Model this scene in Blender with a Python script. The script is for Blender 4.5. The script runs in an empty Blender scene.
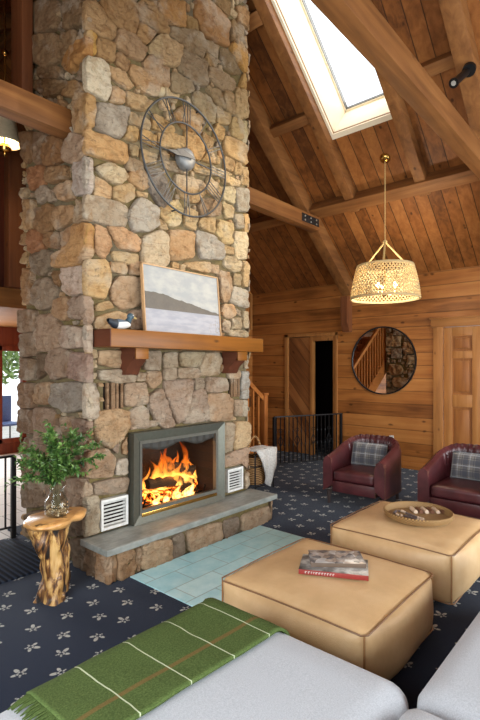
import bpy, bmesh, math, random
from mathutils import Vector, Matrix, noise
random.seed(7)
PI = math.pi
sc = bpy.context.scene
COL = sc.collection
# ------------------------------------------------------------------ camera model of the photograph
CA, SA = math.cos(math.radians(41)), math.sin(math.radians(41))
HC = 1.5
def ray(u, v):
    a = (u-240)/480; b = (367-v)/480
    return (CA+SA*a, SA-CA*a, b)
def ony(u, v, y):
    d = ray(u, v); t = y/d[1]; return (d[0]*t, HC+d[2]*t)
def onx(u, v, x):
    d = ray(u, v); t = x/d[0]; return (d[1]*t, HC+d[2]*t)
def onz(u, v, z):
    d = ray(u, v); t = (z-HC)/d[2]; return (d[0]*t, d[1]*t)
def lin(c):
    return tuple((x/255/12.92 if x/255 <= .04045 else ((x/255+.055)/1.055)**2.4) for x in c)
def L4(c, k=1.0):
    r = lin(c); return (min(r[0]*k, 1), min(r[1]*k, 1), min(r[2]*k, 1), 1)

# ------------------------------------------------------------------ mesh helpers
def NB(): return bmesh.new()
def merge(bm, tmp, M=None):
    if M is not None: bmesh.ops.transform(tmp, matrix=M, verts=tmp.verts)
    me = bpy.data.meshes.new('t'); tmp.to_mesh(me); tmp.free(); bm.from_mesh(me); bpy.data.meshes.remove(me)
def box(bm, lo, hi, bev=0.0, M=None, seg=2):
    t = NB(); bmesh.ops.create_cube(t, size=1)
    for v in t.verts:
        v.co = Vector([lo[i]+(hi[i]-lo[i])*(v.co[i]+.5) for i in range(3)])
    if bev > 0: bmesh.ops.bevel(t, geom=t.edges[:], offset=bev, segments=seg, profile=.6, affect='EDGES')
    merge(bm, t, M)
def cushion(bm, lo, hi, r, puff=0.0, n=10, M=None, side=0.0, wob=0.0):
    """rounded, softly swollen box"""
    t = NB(); bmesh.ops.create_cube(t, size=2)
    bmesh.ops.subdivide_edges(t, edges=t.edges[:], cuts=n, use_grid_fill=True)
    c = Vector([(lo[i]+hi[i])/2 for i in range(3)]); h = Vector([(hi[i]-lo[i])/2 for i in range(3)])
    for v in t.verts:
        p = v.co.copy()
        # concentrate vertices near the edges
        q = Vector([math.copysign(abs(x)**.75, x)*h[i] for i, x in enumerate(p)])
        inn = Vector([max(-(h[i]-r), min(h[i]-r, q[i])) for i in range(3)])
        d = q-inn
        o = inn+(d.normalized()*r if d.length > 1e-6 else d)
        for i in range(3):
            if abs(abs(p[i])-1) < 1e-4:
                j, k = [a for a in range(3) if a != i]
                amt = puff if i == 2 else side
                o[i] += math.copysign(amt*(1-p[j]**2)*(1-p[k]**2), p[i])
        if wob: o += noise.noise_vector(o*6+c*3)*wob
        v.co = o+c
    merge(bm, t, M)
def tube(bm, pts, r, n=8, cap=True, closed=False):
    pts = [Vector(p) for p in pts]; N = len(pts)
    rr = r if isinstance(r, (list, tuple)) else [r]*N
    rings = []; up = None
    for i, p in enumerate(pts):
        if closed: t = (pts[(i+1) % N]-pts[i-1])
        else: t = pts[min(i+1, N-1)]-pts[max(i-1, 0)]
        t.normalize()
        if up is None:
            up = Vector((0, 0, 1)) if abs(t.z) < .9 else Vector((1, 0, 0))
        a = t.cross(up)
        if a.length < 1e-5: a = t.orthogonal()
        a.normalize(); b = a.cross(t).normalized(); up = b
        rings.append([bm.verts.new(p+(a*math.cos(2*PI*k/n)+b*math.sin(2*PI*k/n))*rr[i]) for k in range(n)])
    M = N if closed else N-1
    for i in range(M):
        A, B = rings[i], rings[(i+1) % N]
        for k in range(n): bm.faces.new((A[k], A[(k+1) % n], B[(k+1) % n], B[k]))
    if cap and not closed:
        bm.faces.new(rings[0][::-1]); bm.faces.new(rings[-1])
def lathe(bm, prof, c=(0, 0, 0), n=24, cap0=False, cap1=False):
    rings = []
    for (r, z) in prof:
        rings.append([bm.verts.new((c[0]+r*math.cos(2*PI*k/n), c[1]+r*math.sin(2*PI*k/n), c[2]+z)) for k in range(n)])
    for A, B in zip(rings, rings[1:]):
        for k in range(n): bm.faces.new((A[k], A[(k+1) % n], B[(k+1) % n], B[k]))
    if cap0: bm.faces.new(rings[0][::-1])
    if cap1: bm.faces.new(rings[-1])
def ball(bm, c, r, s=(1, 1, 1), u=12, w=8):
    t = NB(); bmesh.ops.create_uvsphere(t, u_segments=u, v_segments=w, radius=r)
    for v in t.verts: v.co = Vector((v.co.x*s[0]+c[0], v.co.y*s[1]+c[1], v.co.z*s[2]+c[2]))
    merge(bm, t)
def bar(bm, a, b, w, h, bev=.004, up=(0, 0, 1)):
    """rectangular timber from a to b: w sideways, h along up"""
    a, b = Vector(a), Vector(b); t = (b-a); L = t.length; t.normalize()
    s = t.cross(Vector(up)).normalized(); u = s.cross(t).normalized()
    M = Matrix(((t.x, s.x, u.x, a.x), (t.y, s.y, u.y, a.y), (t.z, s.z, u.z, a.z), (0, 0, 0, 1)))
    box(bm, (0, -w/2, -h/2), (L, w/2, h/2), bev, M)
def grid(bm, f, nu, nv, closed_u=False):
    V = [[bm.verts.new(f(i/nu, j/nv)) for j in range(nv+1)] for i in range(nu+(0 if closed_u else 1))]
    R = len(V)
    for i in range(nu):
        for j in range(nv):
            bm.faces.new((V[i][j], V[(i+1) % R][j], V[(i+1) % R][j+1], V[i][j+1]))
def prism(bm, poly, z0, z1, axis='z'):
    """polygon in two coordinates pushed along the third"""
    def P(p, z): return {'z': (p[0], p[1], z), 'y': (p[0], z, p[1]), 'x': (z, p[0], p[1])}[axis]
    A = [bm.verts.new(P(p, z0)) for p in poly]; B = [bm.verts.new(P(p, z1)) for p in poly]; n = len(poly)
    bm.faces.new(A[::-1]); bm.faces.new(B)
    for k in range(n): bm.faces.new((A[k], A[(k+1) % n], B[(k+1) % n], B[k]))
def obj(name, bm, mat, parent=None, smooth=40, solid=0):
    bmesh.ops.recalc_face_normals(bm, faces=bm.faces)
    me = bpy.data.meshes.new(name); 
    if smooth:
        for f in bm.faces: f.smooth = True
        ang = math.radians(smooth)
        for e in bm.edges:
            if len(e.link_faces) == 2 and e.calc_face_angle(0) > ang: e.smooth = False
    bm.to_mesh(me); bm.free()
    o = bpy.data.objects.new(name, me); COL.objects.link(o)
    me.materials.append(mat)
    if parent is not None:
        o.parent = parent
        M = Matrix.Translation(-parent.location)
        if parent.parent is not None: M = Matrix.Identity(4)
        o.matrix_parent_inverse = M
    if solid:
        m = o.modifiers.new('thickness', 'SOLIDIFY'); m.thickness = solid; m.offset = 0
    return o
def tag(o, label, cat, group=None, kind=None):
    o['label'] = label; o['category'] = cat
    if group: o['group'] = group
    if kind: o['kind'] = kind
    return o
def thing(name, label, cat, loc=(0, 0, 0), group=None):
    o = bpy.data.objects.new(name, None); COL.objects.link(o); o.location = loc
    o.empty_display_size = .1
    return tag(o, label, cat, group)
def struct(name, bm, mat, parent=None, smooth=40):
    o = obj(name, bm, mat, parent, smooth)
    if parent is None: o['kind'] = 'structure'
    return o
def dup(root, loc, rz=0, label=None):
    r = root.copy(); COL.objects.link(r); r.location = loc; r.rotation_euler = (0, 0, rz)
    if label: r['label'] = label
    for ch in list(root.children):
        c = ch.copy(); COL.objects.link(c); c.parent = r
        for g in list(ch.children):
            d = g.copy(); COL.objects.link(d); d.parent = c
    return r

# ------------------------------------------------------------------ material helpers
class NT:
    def __init__(s, name):
        s.m = bpy.data.materials.new(name); s.m.use_nodes = True
        s.t = s.m.node_tree; s.n = s.t.nodes; s.n.clear()
        s.out = s.n.new('ShaderNodeOutputMaterial')
    def new(s, typ, **kw):
        x = s.n.new('ShaderNode'+typ)
        for k, v in kw.items(): setattr(x, k, v)
        return x
    def put(s, sock, v):
        if isinstance(v, bpy.types.NodeSocket): s.t.links.new(v, sock)
        else: sock.default_value = v
    def math(s, op, a, b=None, c=None, clamp=False):
        x = s.new('Math', operation=op, use_clamp=clamp); s.put(x.inputs[0], a)
        if b is not None: s.put(x.inputs[1], b)
        if c is not None: s.put(x.inputs[2], c)
        return x.outputs[0]
    def mix(s, f, a, b, blend='MIX'):
        x = s.new('MixRGB', blend_type=blend); s.put(x.inputs[0], f); s.put(x.inputs[1], a); s.put(x.inputs[2], b)
        return x.outputs[0]
    def coord(s, k='Object'): return s.new('TexCoord').outputs[k]
    def xyz(s, v):
        x = s.new('SeparateXYZ'); s.put(x.inputs[0], v); return x.outputs
    def vec(s, a, b, c):
        x = s.new('CombineXYZ'); s.put(x.inputs[0], a); s.put(x.inputs[1], b); s.put(x.inputs[2], c); return x.outputs[0]
    def scale(s, v, k):
        x = s.new('VectorMath', operation='MULTIPLY'); s.put(x.inputs[0], v); x.inputs[1].default_value = k; return x.outputs[0]
    def add(s, v, w):
        x = s.new('VectorMath', operation='ADD'); s.put(x.inputs[0], v); s.put(x.inputs[1], w); return x.outputs[0]
    def noise(s, v, sc=5, det=4, rough=.55, out=0, dist=0):
        x = s.new('TexNoise'); s.put(x.inputs['Vector'], v); x.inputs['Scale'].default_value = sc
        x.inputs['Detail'].default_value = det; x.inputs['Roughness'].default_value = rough; x.inputs['Distortion'].default_value = dist
        return x.outputs[out]
    def ramp(s, f, stops, interp='LINEAR'):
        x = s.new('ValToRGB'); s.put(x.inputs[0], f); e = x.color_ramp.elements; x.color_ramp.interpolation = interp
        while len(e) < len(stops): e.new(.5)
        for k, (p, c) in zip(e, stops):
            k.position = p; k.color = c if len(c) == 4 else (*c, 1)
        return x.outputs[0]
    def smooth(s, v, a, b):
        x = s.new('MapRange', interpolation_type='SMOOTHSTEP'); s.put(x.inputs[0], v)
        x.inputs[1].default_value = a; x.inputs[2].default_value = b; return x.outputs[0]
    def bump(s, h, st=.3, d=.01, nrm=None):
        x = s.new('Bump'); s.put(x.inputs['Height'], h); x.inputs['Strength'].default_value = st; x.inputs['Distance'].default_value = d
        if nrm is not None: s.put(x.inputs['Normal'], nrm)
        return x.outputs[0]
    def bsdf(s, col, rough=.6, bump=None, metal=0, **kw):
        x = s.new('BsdfPrincipled'); s.put(x.inputs['Base Color'], col); s.put(x.inputs['Roughness'], rough)
        x.inputs['Metallic'].default_value = metal
        if not metal and isinstance(rough, float) and rough >= .8: x.inputs['Specular IOR Level'].default_value = .12
        for k, v in kw.items(): s.put(x.inputs[k.replace('_', ' ')], v)
        if bump is not None: s.put(x.inputs['Normal'], bump)
        return x.outputs[0]
    def done(s, sh): s.t.links.new(sh, s.out.inputs[0]); return s.m
def plain(name, c, rough=.6, metal=0, nscale=30, namt=.12, bmp=.1, bd=.003, **kw):
    t = NT(name); co = t.coord(); n = t.noise(co, nscale, 4)
    lo = (c[0]*(1-namt), c[1]*(1-namt), c[2]*(1-namt), 1); hi = (min(c[0]*(1+namt), 1), min(c[1]*(1+namt), 1), min(c[2]*(1+namt), 1), 1)
    return t.done(t.bsdf(t.ramp(n, [(.3, lo), (.7, hi)]), rough, t.bump(n, bmp, bd), metal, **kw))
def wood(name, cols, plank=None, width=.15, grain=0, rough=.5, knots=.5, var=.5, gs=1.0, groove=.5, coat=0.0):
    """plank: axis whose multiples of width separate boards; grain: axis the grain runs along"""
    cols = [(c[0]*.98, c[1]*.92, c[2]*.82, 1) for c in cols]
    t = NT(name); co = t.coord(); X = t.xyz(co)
    sc_ = [14*gs, 14*gs, 14*gs]; sc_[grain] = .9*gs
    vec = t.scale(co, sc_)
    if plank is not None:
        q = t.math('DIVIDE', X[plank], width); idx = t.math('FLOOR', q); fr = t.math('FRACT', q)
        wn = t.new('TexWhiteNoise', noise_dimensions='1D'); t.put(wn.inputs['W'], idx); r = wn.outputs[0]
        vec = t.add(vec, t.vec(t.math('MULTIPLY', r, 37), t.math('MULTIPLY', r, 19), t.math('MULTIPLY', r, 53)))
        ed = t.math('MINIMUM', fr, t.math('SUBTRACT', 1, fr)); gr = t.smooth(ed, .012, .05)
    else: r = None
    n = t.noise(vec, 1.0, 6, .6, dist=.6)
    big = t.noise(co, 1.3, 3)
    f = t.math('ADD', t.math('MULTIPLY', n, .62), t.math('MULTIPLY', big, .38))
    if r is not None: f = t.math('ADD', f, t.math('MULTIPLY', t.math('SUBTRACT', r, .5), var))
    c = t.ramp(f, [(.28, cols[0]), (.5, cols[1]), (.74, cols[2])])
    if knots:
        ks = [7, 7, 7]; ks[grain] = 3.2
        vo = t.new('TexVoronoi'); t.put(vo.inputs['Vector'], t.add(t.scale(co, ks), t.scale(t.noise(co, 6, 2, out=1), (.25, .25, .25)))); vo.inputs['Scale'].default_value = 1
        kd = t.math('SUBTRACT', 1, t.smooth(vo.outputs['Distance'], .05, .17))
        sel = t.math('GREATER_THAN', t.xyz(vo.outputs['Color'])[0], 1-knots*.6)
        c = t.mix(t.math('MULTIPLY', t.math('MULTIPLY', kd, sel), .75), c, (cols[0][0]*.3, cols[0][1]*.25, cols[0][2]*.22, 1))
    h = t.math('MULTIPLY', n, .25)
    if plank is not None:
        c = t.mix(t.math('MULTIPLY', t.math('SUBTRACT', 1, gr), groove), c, (.02, .009, .004, 1))
        h = t.math('ADD', h, gr)
    return t.done(t.bsdf(c, rough, t.bump(h, .35, .004), Coat_Weight=coat*.3, Coat_Roughness=.3, Specular_IOR_Level=.25))
def cc(a, k=1): return L4(a, k)
# ------------------------------------------------------------------ materials
WALLC = [cc((98, 57, 27)), cc((154, 98, 50)), cc((182, 126, 72))]
M_wall = wood('pine_wall', WALLC, plank=2, width=.19, grain=1, rough=.42, knots=1.1, var=.2, coat=.15)
M_wallx = wood('pine_wall_x', WALLC, plank=2, width=.19, grain=0, rough=.45, knots=.8, var=.35)
M_ceil = wood('pine_ceiling', [cc((84, 49, 23)), cc((128, 79, 39)), cc((158, 105, 58))], plank=1, width=.165, grain=0, rough=.5, knots=.8, var=.28, groove=.8)
BEAMC = [cc((82, 51, 28)), cc((124, 82, 46)), cc((152, 107, 64))]
M_beam_x = wood('beam_x', BEAMC, grain=0, rough=.55, knots=.3)
M_beam_y = wood('beam_y', BEAMC, grain=1, rough=.55, knots=.3)
M_beam_z = wood('beam_z', [cc((74, 43, 26)), cc((106, 63, 38)), cc((128, 81, 50))], grain=2, rough=.55, knots=.3)
M_mantel = wood('mantel_wood', [cc((88, 52, 13)), cc((126, 78, 22)), cc((148, 98, 32))], grain=0, rough=.42, knots=.35, coat=.2)
M_mantel_end = wood('mantel_end', [cc((62, 33, 23)), cc((86, 48, 33)), cc((104, 60, 42))], grain=1, rough=.5, knots=0)
M_door = wood('door_pine', [cc((128, 84, 44)), cc((164, 112, 63)), cc((186, 136, 84))], grain=2, rough=.4, knots=.3, coat=.2)
M_doorp = wood('door_panel', [cc((112, 66, 34)), cc((148, 95, 50)), cc((170, 116, 68))], grain=2, rough=.4, knots=.2, coat=.2)
M_trim = wood('trim_pine', [cc((118, 76, 40)), cc((156, 106, 60)), cc((178, 128, 78))], grain=2, rough=.45, knots=.3)
M_trimy = wood('trim_pine_y', [cc((118, 76, 40)), cc((156, 106, 60)), cc((178, 128, 78))], grain=1, rough=.45, knots=.3)
M_diag = wood('diagonal_boards', [cc((104, 64, 36)), cc((142, 92, 54)), cc((168, 118, 74))], plank=1, width=.16, grain=2, rough=.45, knots=.5, var=.4)
M_redwood = wood('red_stained_wood', [cc((70, 30, 18)), cc((112, 52, 32)), cc((140, 72, 46))], grain=2, rough=.45, knots=.2)
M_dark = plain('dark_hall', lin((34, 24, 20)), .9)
M_iron = plain('black_iron', lin((30, 29, 30)), .5, .6, 60, .2, .15)
M_plate = plain('black_plate', lin((32, 30, 30)), .55, .3)
M_bolt = plain('bolt_steel', lin((150, 145, 135)), .4, .9)
M_white = plain('white_plastic', lin((205, 203, 198)), .45)
M_cream = plain('skylight_lining', lin((226, 212, 186)), .8, 0, 8, .03, .03)
M_brass = plain('brass', lin((190, 150, 80)), .25, 1.0, 20, .05, .02)
M_slate = None
def glassy(name, tint=(1, 1, 1), gl=.1):
    t = NT(name); tr = t.new('BsdfTransparent'); tr.inputs[0].default_value = (*tint, 1)
    g = t.new('BsdfGlossy'); g.inputs['Roughness'].default_value = .02
    lw = t.new('LayerWeight'); lw.inputs[0].default_value = .35
    m = t.new('MixShader'); t.put(m.inputs[0], t.math('MULTIPLY', lw.outputs[1], gl*4, clamp=True))
    t.t.links.new(tr.outputs[0], m.inputs[1]); t.t.links.new(g.outputs[0], m.inputs[2])
    return t.done(m.outputs[0])
M_pane = glassy('window_glass', (.97, .98, .98), .06)
M_vase = glassy('vase_glass', (.93, .95, .94), .07)
M_fireglass = glassy('fire_glass', (.95, .93, .9), .012)
def emit(name, c, s):
    t = NT(name); e = t.new('Emission'); e.inputs[0].default_value = (*lin(c), 1); e.inputs[1].default_value = s
    return t.done(e.outputs[0])

# stone: its own colour per stone (a colour attribute), mottled and rough
def stone_mat():
    t = NT('fieldstone'); a = t.new('VertexColor', layer_name='stone_colour'); co = t.coord()
    n = t.noise(co, 9, 8, .7); n2 = t.noise(co, 30, 6, .75, dist=.8); n3 = t.noise(t.add(co, (7, 3, 1)), 4.5, 4); n4 = t.noise(t.scale(co, (9, 9, 34)), 1, 5, .65, dist=1.2)
    base = a.outputs[0]
    c = t.mix(t.math('MULTIPLY', t.smooth(n, .44, .70), .75), base, t.mix(1, base, (.62, .50, .38, 1), 'MULTIPLY'))
    c = t.mix(t.math('MULTIPLY', t.smooth(n3, .50, .68), .40), c, (.60, .52, .40, 1))
    c = t.mix(t.math('MULTIPLY', t.smooth(n4, .52, .66), .45), c, t.mix(1, base, (.52, .42, .34, 1), 'MULTIPLY'))
    c = t.mix(t.math('MULTIPLY', t.smooth(n2, .54, .70), .6), c, (.055, .042, .032, 1))  # dark flecks paint crevice shade into the stone colour
    h = t.math('ADD', t.math('ADD', t.math('MULTIPLY', n, 1.0), t.math('MULTIPLY', n2, .5)), t.math('MULTIPLY', n4, .5))
    return t.done(t.bsdf(c, .9, t.bump(h, 1.0, .05)))
M_stone = stone_mat()
t = NT('mortar'); n = t.noise(t.coord(), 22, 6, .7); n2 = t.noise(t.coord(), 2.2, 2)
M_mortar = t.done(t.bsdf(t.mix(t.smooth(n2, .35, .65), t.ramp(n, [(.3, cc((88, 74, 46))), (.7, cc((122, 106, 68)))]), t.ramp(n, [(.3, cc((90, 79, 60))), (.7, cc((124, 111, 88)))])), .95, t.bump(n, .6, .012)))
t = NT('hearth_slate'); n = t.noise(t.coord(), 7, 6, .65); n2 = t.noise(t.scale(t.coord(), (3, 9, 6)), 4, 5)
M_slate = t.done(t.bsdf(t.ramp(t.math('ADD', t.math('MULTIPLY', n, .6), t.math('MULTIPLY', n2, .4)), [(.3, cc((104, 106, 100))), (.55, cc((140, 142, 136))), (.75, cc((166, 162, 150)))]), .5, t.bump(n2, .25, .006)))

def carpet_mat():
    t = NT('navy_carpet'); co = t.coord(); X = t.xyz(co)
    fx, fy = .215, .175
    gy = t.math('DIVIDE', X[1], fy); iy = t.math('FLOOR', gy)
    off = t.math('MULTIPLY', t.math('MODULO', t.math('ABSOLUTE', iy), 2), .5)
    gx = t.math('ADD', t.math('DIVIDE', X[0], fx), off); ix = t.math('FLOOR', gx)
    wn = t.new('TexWhiteNoise', noise_dimensions='2D'); t.put(wn.inputs['Vector'], t.vec(ix, iy, 0))
    R = t.xyz(wn.outputs['Color'])
    def loc(g, i, r, f): return t.math('MULTIPLY', t.math('ADD', t.math('SUBTRACT', t.math('SUBTRACT', g, i), .5), t.math('MULTIPLY', t.math('SUBTRACT', r, .5), .26)), f)
    lx = loc(gx, ix, R[0], fx); ly = loc(gy, iy, R[1], fy)
    ang = t.math('ADD', t.math('ARCTAN2', ly, lx), t.math('MULTIPLY', R[2], 6.28))
    rad = t.math('SQRT', t.math('ADD', t.math('MULTIPLY', lx, lx), t.math('MULTIPLY', ly, ly)))
    k = t.math('ABSOLUTE', t.math('COSINE', t.math('MULTIPLY', ang, 2.5)))
    pet = t.math('POWER', k, 1.2)
    long_ = t.math('ADD', .042, t.math('MULTIPLY', t.math('COSINE', ang), .014))
    edge = t.math('MULTIPLY', pet, long_)
    inside = t.smooth(t.math('SUBTRACT', edge, rad), -.001, .004)
    hole = t.smooth(rad, .006, .013)
    band = t.math('LESS_THAN', t.math('ABSOLUTE', t.math('SUBTRACT', rad, .021)), .0025)
    m = t.math('MULTIPLY', t.math('MULTIPLY', inside, hole), t.math('SUBTRACT', 1, t.math('MULTIPLY', band, .7)))
    n = t.noise(co, 260, 2); n2 = t.noise(co, 3, 3)
    base = t.mix(n2, t.ramp(n, [(.3, cc((5, 14, 31))), (.7, cc((16, 34, 62)))]), t.ramp(n, [(.3, cc((7, 17, 36))), (.7, cc((20, 39, 69)))]))
    c = t.mix(t.math('MULTIPLY', m, .92), base, t.ramp(n, [(.3, cc((158, 158, 152))), (.7, cc((206, 206, 198)))]))
    return t.done(t.bsdf(c, .95, t.bump(n, .6, .004), Sheen_Weight=.1))
M_carpet = carpet_mat()
def tile_mat():
    t = NT('slate_tiles'); co = t.coord()
    b = t.new('TexBrick'); t.put(b.inputs['Vector'], t.add(t.scale(co, (0, 0, 0)), t.vec(t.xyz(co)[0], t.xyz(co)[1], 0)))
    b.inputs['Scale'].default_value = 1; b.inputs['Brick Width'].default_value = .36; b.inputs['Row Height'].default_value = .205
    b.inputs['Mortar Size'].default_value = .004; b.inputs['Color1'].default_value = cc((150, 212, 222)); b.inputs['Color2'].default_value = cc((192, 234, 240))
    b.inputs['Mortar'].default_value = cc((104, 118, 116)); b.offset = .5; b.inputs['Mortar Smooth'].default_value = .2
    n = t.noise(co, 9, 6, .65)
    c = t.mix(.55, b.outputs[0], t.ramp(n, [(.3, cc((146, 204, 214))), (.7, cc((214, 240, 244)))]))
    c = t.mix(b.outputs['Fac'], c, cc((146, 176, 178)))
    h = t.math('SUBTRACT', t.math('MULTIPLY', n, .4), b.outputs['Fac'])
    return t.done(t.bsdf(c, .42, t.bump(h, .4, .006)))
M_tile = tile_mat()

# ------------------------------------------------------------------ the room shell
XR, XL, RX, PITCH, WZ = 6.97, -1.27, 2.85, .8, 2.86
YF, YB, YFAR = -3.2, 5.75, 8.6
RZ = WZ+PITCH*(XR-RX)
def cz(x): return WZ+PITCH*(XR-x) if x >= RX else WZ+PITCH*(x-XL)
bm = NB(); box(bm, (XL-.1, YF-.1, -.12), (XR+2.2, 4.3, 0)); box(bm, (1.95, 4.3, -.12), (XR+2.2, 4.56, 0)); box(bm, (2.68, 4.56, -.12), (XR+2.2, YB, 0)); struct('floor', bm, M_carpet)
t = NT('terrace_stone'); co = t.coord(); b = t.new('TexBrick'); t.put(b.inputs['Vector'], co); b.inputs['Scale'].default_value = 1
b.inputs['Brick Width'].default_value = .42; b.inputs['Row Height'].default_value = .42; b.inputs['Mortar Size'].default_value = .006; b.offset = 0.5
for k, c in (('Color1', (196, 192, 186)), ('Color2', (214, 210, 204)), ('Mortar', (140, 136, 130))): b.inputs[k].default_value = cc(c)
M_paver = t.done(t.bsdf(b.outputs[0], .6))
bm = NB(); box(bm, (XL-.1, 4.3, -.14), (1.95, YFAR, -.02)); box(bm, (1.95, 4.56, -.14), (2.68, YFAR, -.02)); box(bm, (2.68, YB, -.14), (4.1, YFAR, -.02)); box(bm, (-3, YFAR, -.2), (9, 14, -.06)); struct('floor_sunroom', bm, M_paver)
bm = NB(); box(bm, (2.07, 1.78, -.02), (3.545, 2.84, .006), .002); struct('floor_hearth_tiles', bm, M_tile)
# wall_right with door openings
def wallx(name, x0, x1, y0, y1, z0, z1, holes, mat, top=None):
    """wall in a plane of constant x with rectangular holes (ya, yb, za, zb)"""
    bm = NB(); ys = sorted({y0, y1, *[h[0] for h in holes], *[h[1] for h in holes]}); zs = sorted({z0, z1, *[h[2] for h in holes], *[h[3] for h in holes]})
    for a, b in zip(ys, ys[1:]):
        for c, d in zip(zs, zs[1:]):
            if not any(h[0] <= a and b <= h[1] and h[2] <= c and d <= h[3] for h in holes):
                box(bm, (x0, a, c), (x1, b, d))
    bmesh.ops.remove_doubles(bm, verts=bm.verts, dist=1e-5)
    return struct(name, bm, mat, smooth=0)
def wally(name, y0, y1, x0, x1, z0, z1, holes, mat, gable=False):
    bm = NB(); xs = sorted({x0, x1, *[h[0] for h in holes], *[h[1] for h in holes]}); zs = sorted({z0, z1, *[h[2] for h in holes], *[h[3] for h in holes]})
    for a, b in zip(xs, xs[1:]):
        for c, d in zip(zs, zs[1:]):
            if not any(h[0] <= a and b <= h[1] and h[2] <= c and d <= h[3] for h in holes):
                box(bm, (a, y0, c), (b, y1, d))
    if gable:
        p = [(x0, z1), (x1, z1), (x1, cz(x1)+.02)] + ([(RX, RZ+.02)] if x0 < RX < x1 else []) + [(x0, cz(x0)+.02)]
        prism(bm, p, y0, y1, 'y')
    bmesh.ops.remove_doubles(bm, verts=bm.verts, dist=1e-5)
    return struct(name, bm, mat, smooth=0)
DO = (3.98, 4.92, 0, 2.02); DR = (1.42, 2.27, 0, 2.06)
wallx('wall_right', XR, XR+.12, YF, YFAR, 0, WZ, [DO, DR], M_wall)
wallx('wall_left', XL-.12, XL, YF, YFAR, -.14, WZ, [(-1.6, 2.6, .5, 2.5)], M_wall)
wally('wall_front', YF-.12, YF, XL, XR, 0, WZ, [(-.4, 1.8, .3, 2.6), (2.2, 4.4, .3, 2.6), (4.7, 6.5, .3, 2.6)], M_wallx, True)
wally('wall_back', YB, YB+.12, 4.0, XR, 0, WZ, [], M_wallx, True)
bm = NB(); prism(bm, [(YB+.12, -.14), (YFAR, -.14), (YFAR, cz(4.0)+.02), (YB+.12, cz(4.0)+.02)], 4.0, 4.12, 'x'); struct('wall_loft', bm, M_wall, smooth=0)
wally('wall_far', YFAR, YFAR+.12, XL, 4.0, -.14, WZ, [(.4, 3.43, 0, 2.05), (3.55, 3.95, .22, 1.8)], M_redwood, True)
# hall behind the doorway
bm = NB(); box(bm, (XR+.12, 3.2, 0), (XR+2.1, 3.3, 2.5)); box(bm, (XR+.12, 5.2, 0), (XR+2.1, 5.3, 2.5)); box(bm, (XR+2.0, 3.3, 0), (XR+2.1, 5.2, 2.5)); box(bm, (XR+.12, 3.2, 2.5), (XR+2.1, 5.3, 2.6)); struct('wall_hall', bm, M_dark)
# the ceiling: two slopes with the skylight hole
SK = (3.3, 5.13, 2.23, 2.96)
nrm = Vector((PITCH, 0, 1)).normalized()
bm = NB()
def slab(xs, ys, th=.06, side=1):
    for a, b in zip(xs, xs[1:]):
        for c, d in zip(ys, ys[1:]):
            if side == 1 and SK[0] <= a and b <= SK[1] and SK[2] <= c and d <= SK[3]: continue
            vs = [bm.verts.new((x+(PITCH*z if side else -PITCH*z), y, cz(x)+z)) for z in (0, th) for x, y in ((a, c), (b, c), (b, d), (a, d))]
            for f in ((3, 2, 1, 0), (4, 5, 6, 7), (0, 1, 5, 4), (1, 2, 6, 5), (2, 3, 7, 6), (3, 0, 4, 7)): bm.faces.new([vs[i] for i in f])
slab([RX, SK[0], SK[1], XR+.12], [YF-.12, SK[2], SK[3], YFAR+.12]); slab([XL-.12, RX], [YF-.12, YFAR+.12], side=0)
struct('ceiling', bm, M_ceil, smooth=0)
# skylight
bm = NB(); H = .43
for (xa, ya, xb, yb) in ((SK[0], SK[2]+.004, SK[1], SK[2]-.03), (SK[0], SK[3]+.03, SK[1], SK[3]-.004)):
    vs = [bm.verts.new((x+PITCH*z, y, cz(x)+z)) for x in (xa, xb) for y in (ya, yb) for z in (.012, H)]
    for f in ((0, 1, 3, 2), (4, 6, 7, 5), (0, 4, 5, 1), (2, 3, 7, 6), (0, 2, 6, 4), (1, 5, 7, 3)): bm.faces.new([vs[i] for i in f])
for (x0, x1) in ((SK[1]-.004, SK[1]+.03), (SK[0]-.03, SK[0]+.004)):
    vs = [bm.verts.new((x+PITCH*z, y, cz(x)+z)) for x in (x0, x1) for y in (SK[2]-.03, SK[3]+.03) for z in (.012, H)]
    for f in ((0, 1, 3, 2), (4, 6, 7, 5), (0, 4, 5, 1), (2, 3, 7, 6), (0, 2, 6, 4), (1, 5, 7, 3)): bm.faces.new([vs[i] for i in f])
sky = struct('window_1', bm, M_cream, smooth=0)
bm = NB()
for (x0, x1, y0, y1) in ((SK[0]-.05, SK[1]+.05, SK[2]-.05, SK[2]-.002), (SK[0]-.05, SK[1]+.05, SK[3]+.002, SK[3]+.05), (SK[1]+.002, SK[1]+.05, SK[2]-.002, SK[3]+.002)):
    vs = [bm.verts.new((x+PITCH*z, y, cz(x)+z)) for x in (x0, x1) for y in (y0, y1) for z in (-.022, .01)]
    for f in ((0, 1, 3, 2), (4, 6, 7, 5), (0, 4, 5, 1), (2, 3, 7, 6), (0, 2, 6, 4), (1, 5, 7, 3)): bm.faces.new([vs[i] for i in f])
obj('casing', bm, M_cream, sky, smooth=0)
bm = NB()
W = .022
for (x0, x1, y0, y1) in ((SK[0], SK[1], SK[2], SK[2]+W), (SK[0], SK[1], SK[3]-W, SK[3]), (SK[1]-W, SK[1], SK[2], SK[3])):
    vs = [bm.verts.new((x+PITCH*z, y, cz(x)+z)) for x in (x0, x1) for y in (y0, y1) for z in (H-.07, H-.02)]
    for f in ((0, 1, 3, 2), (4, 6, 7, 5), (0, 4, 5, 1), (2, 3, 7, 6), (0, 2, 6, 4), (1, 5, 7, 3)): bm.faces.new([vs[i] for i in f])
obj('sash', bm, M_cream, sky, smooth=0)
bm = NB()
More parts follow.
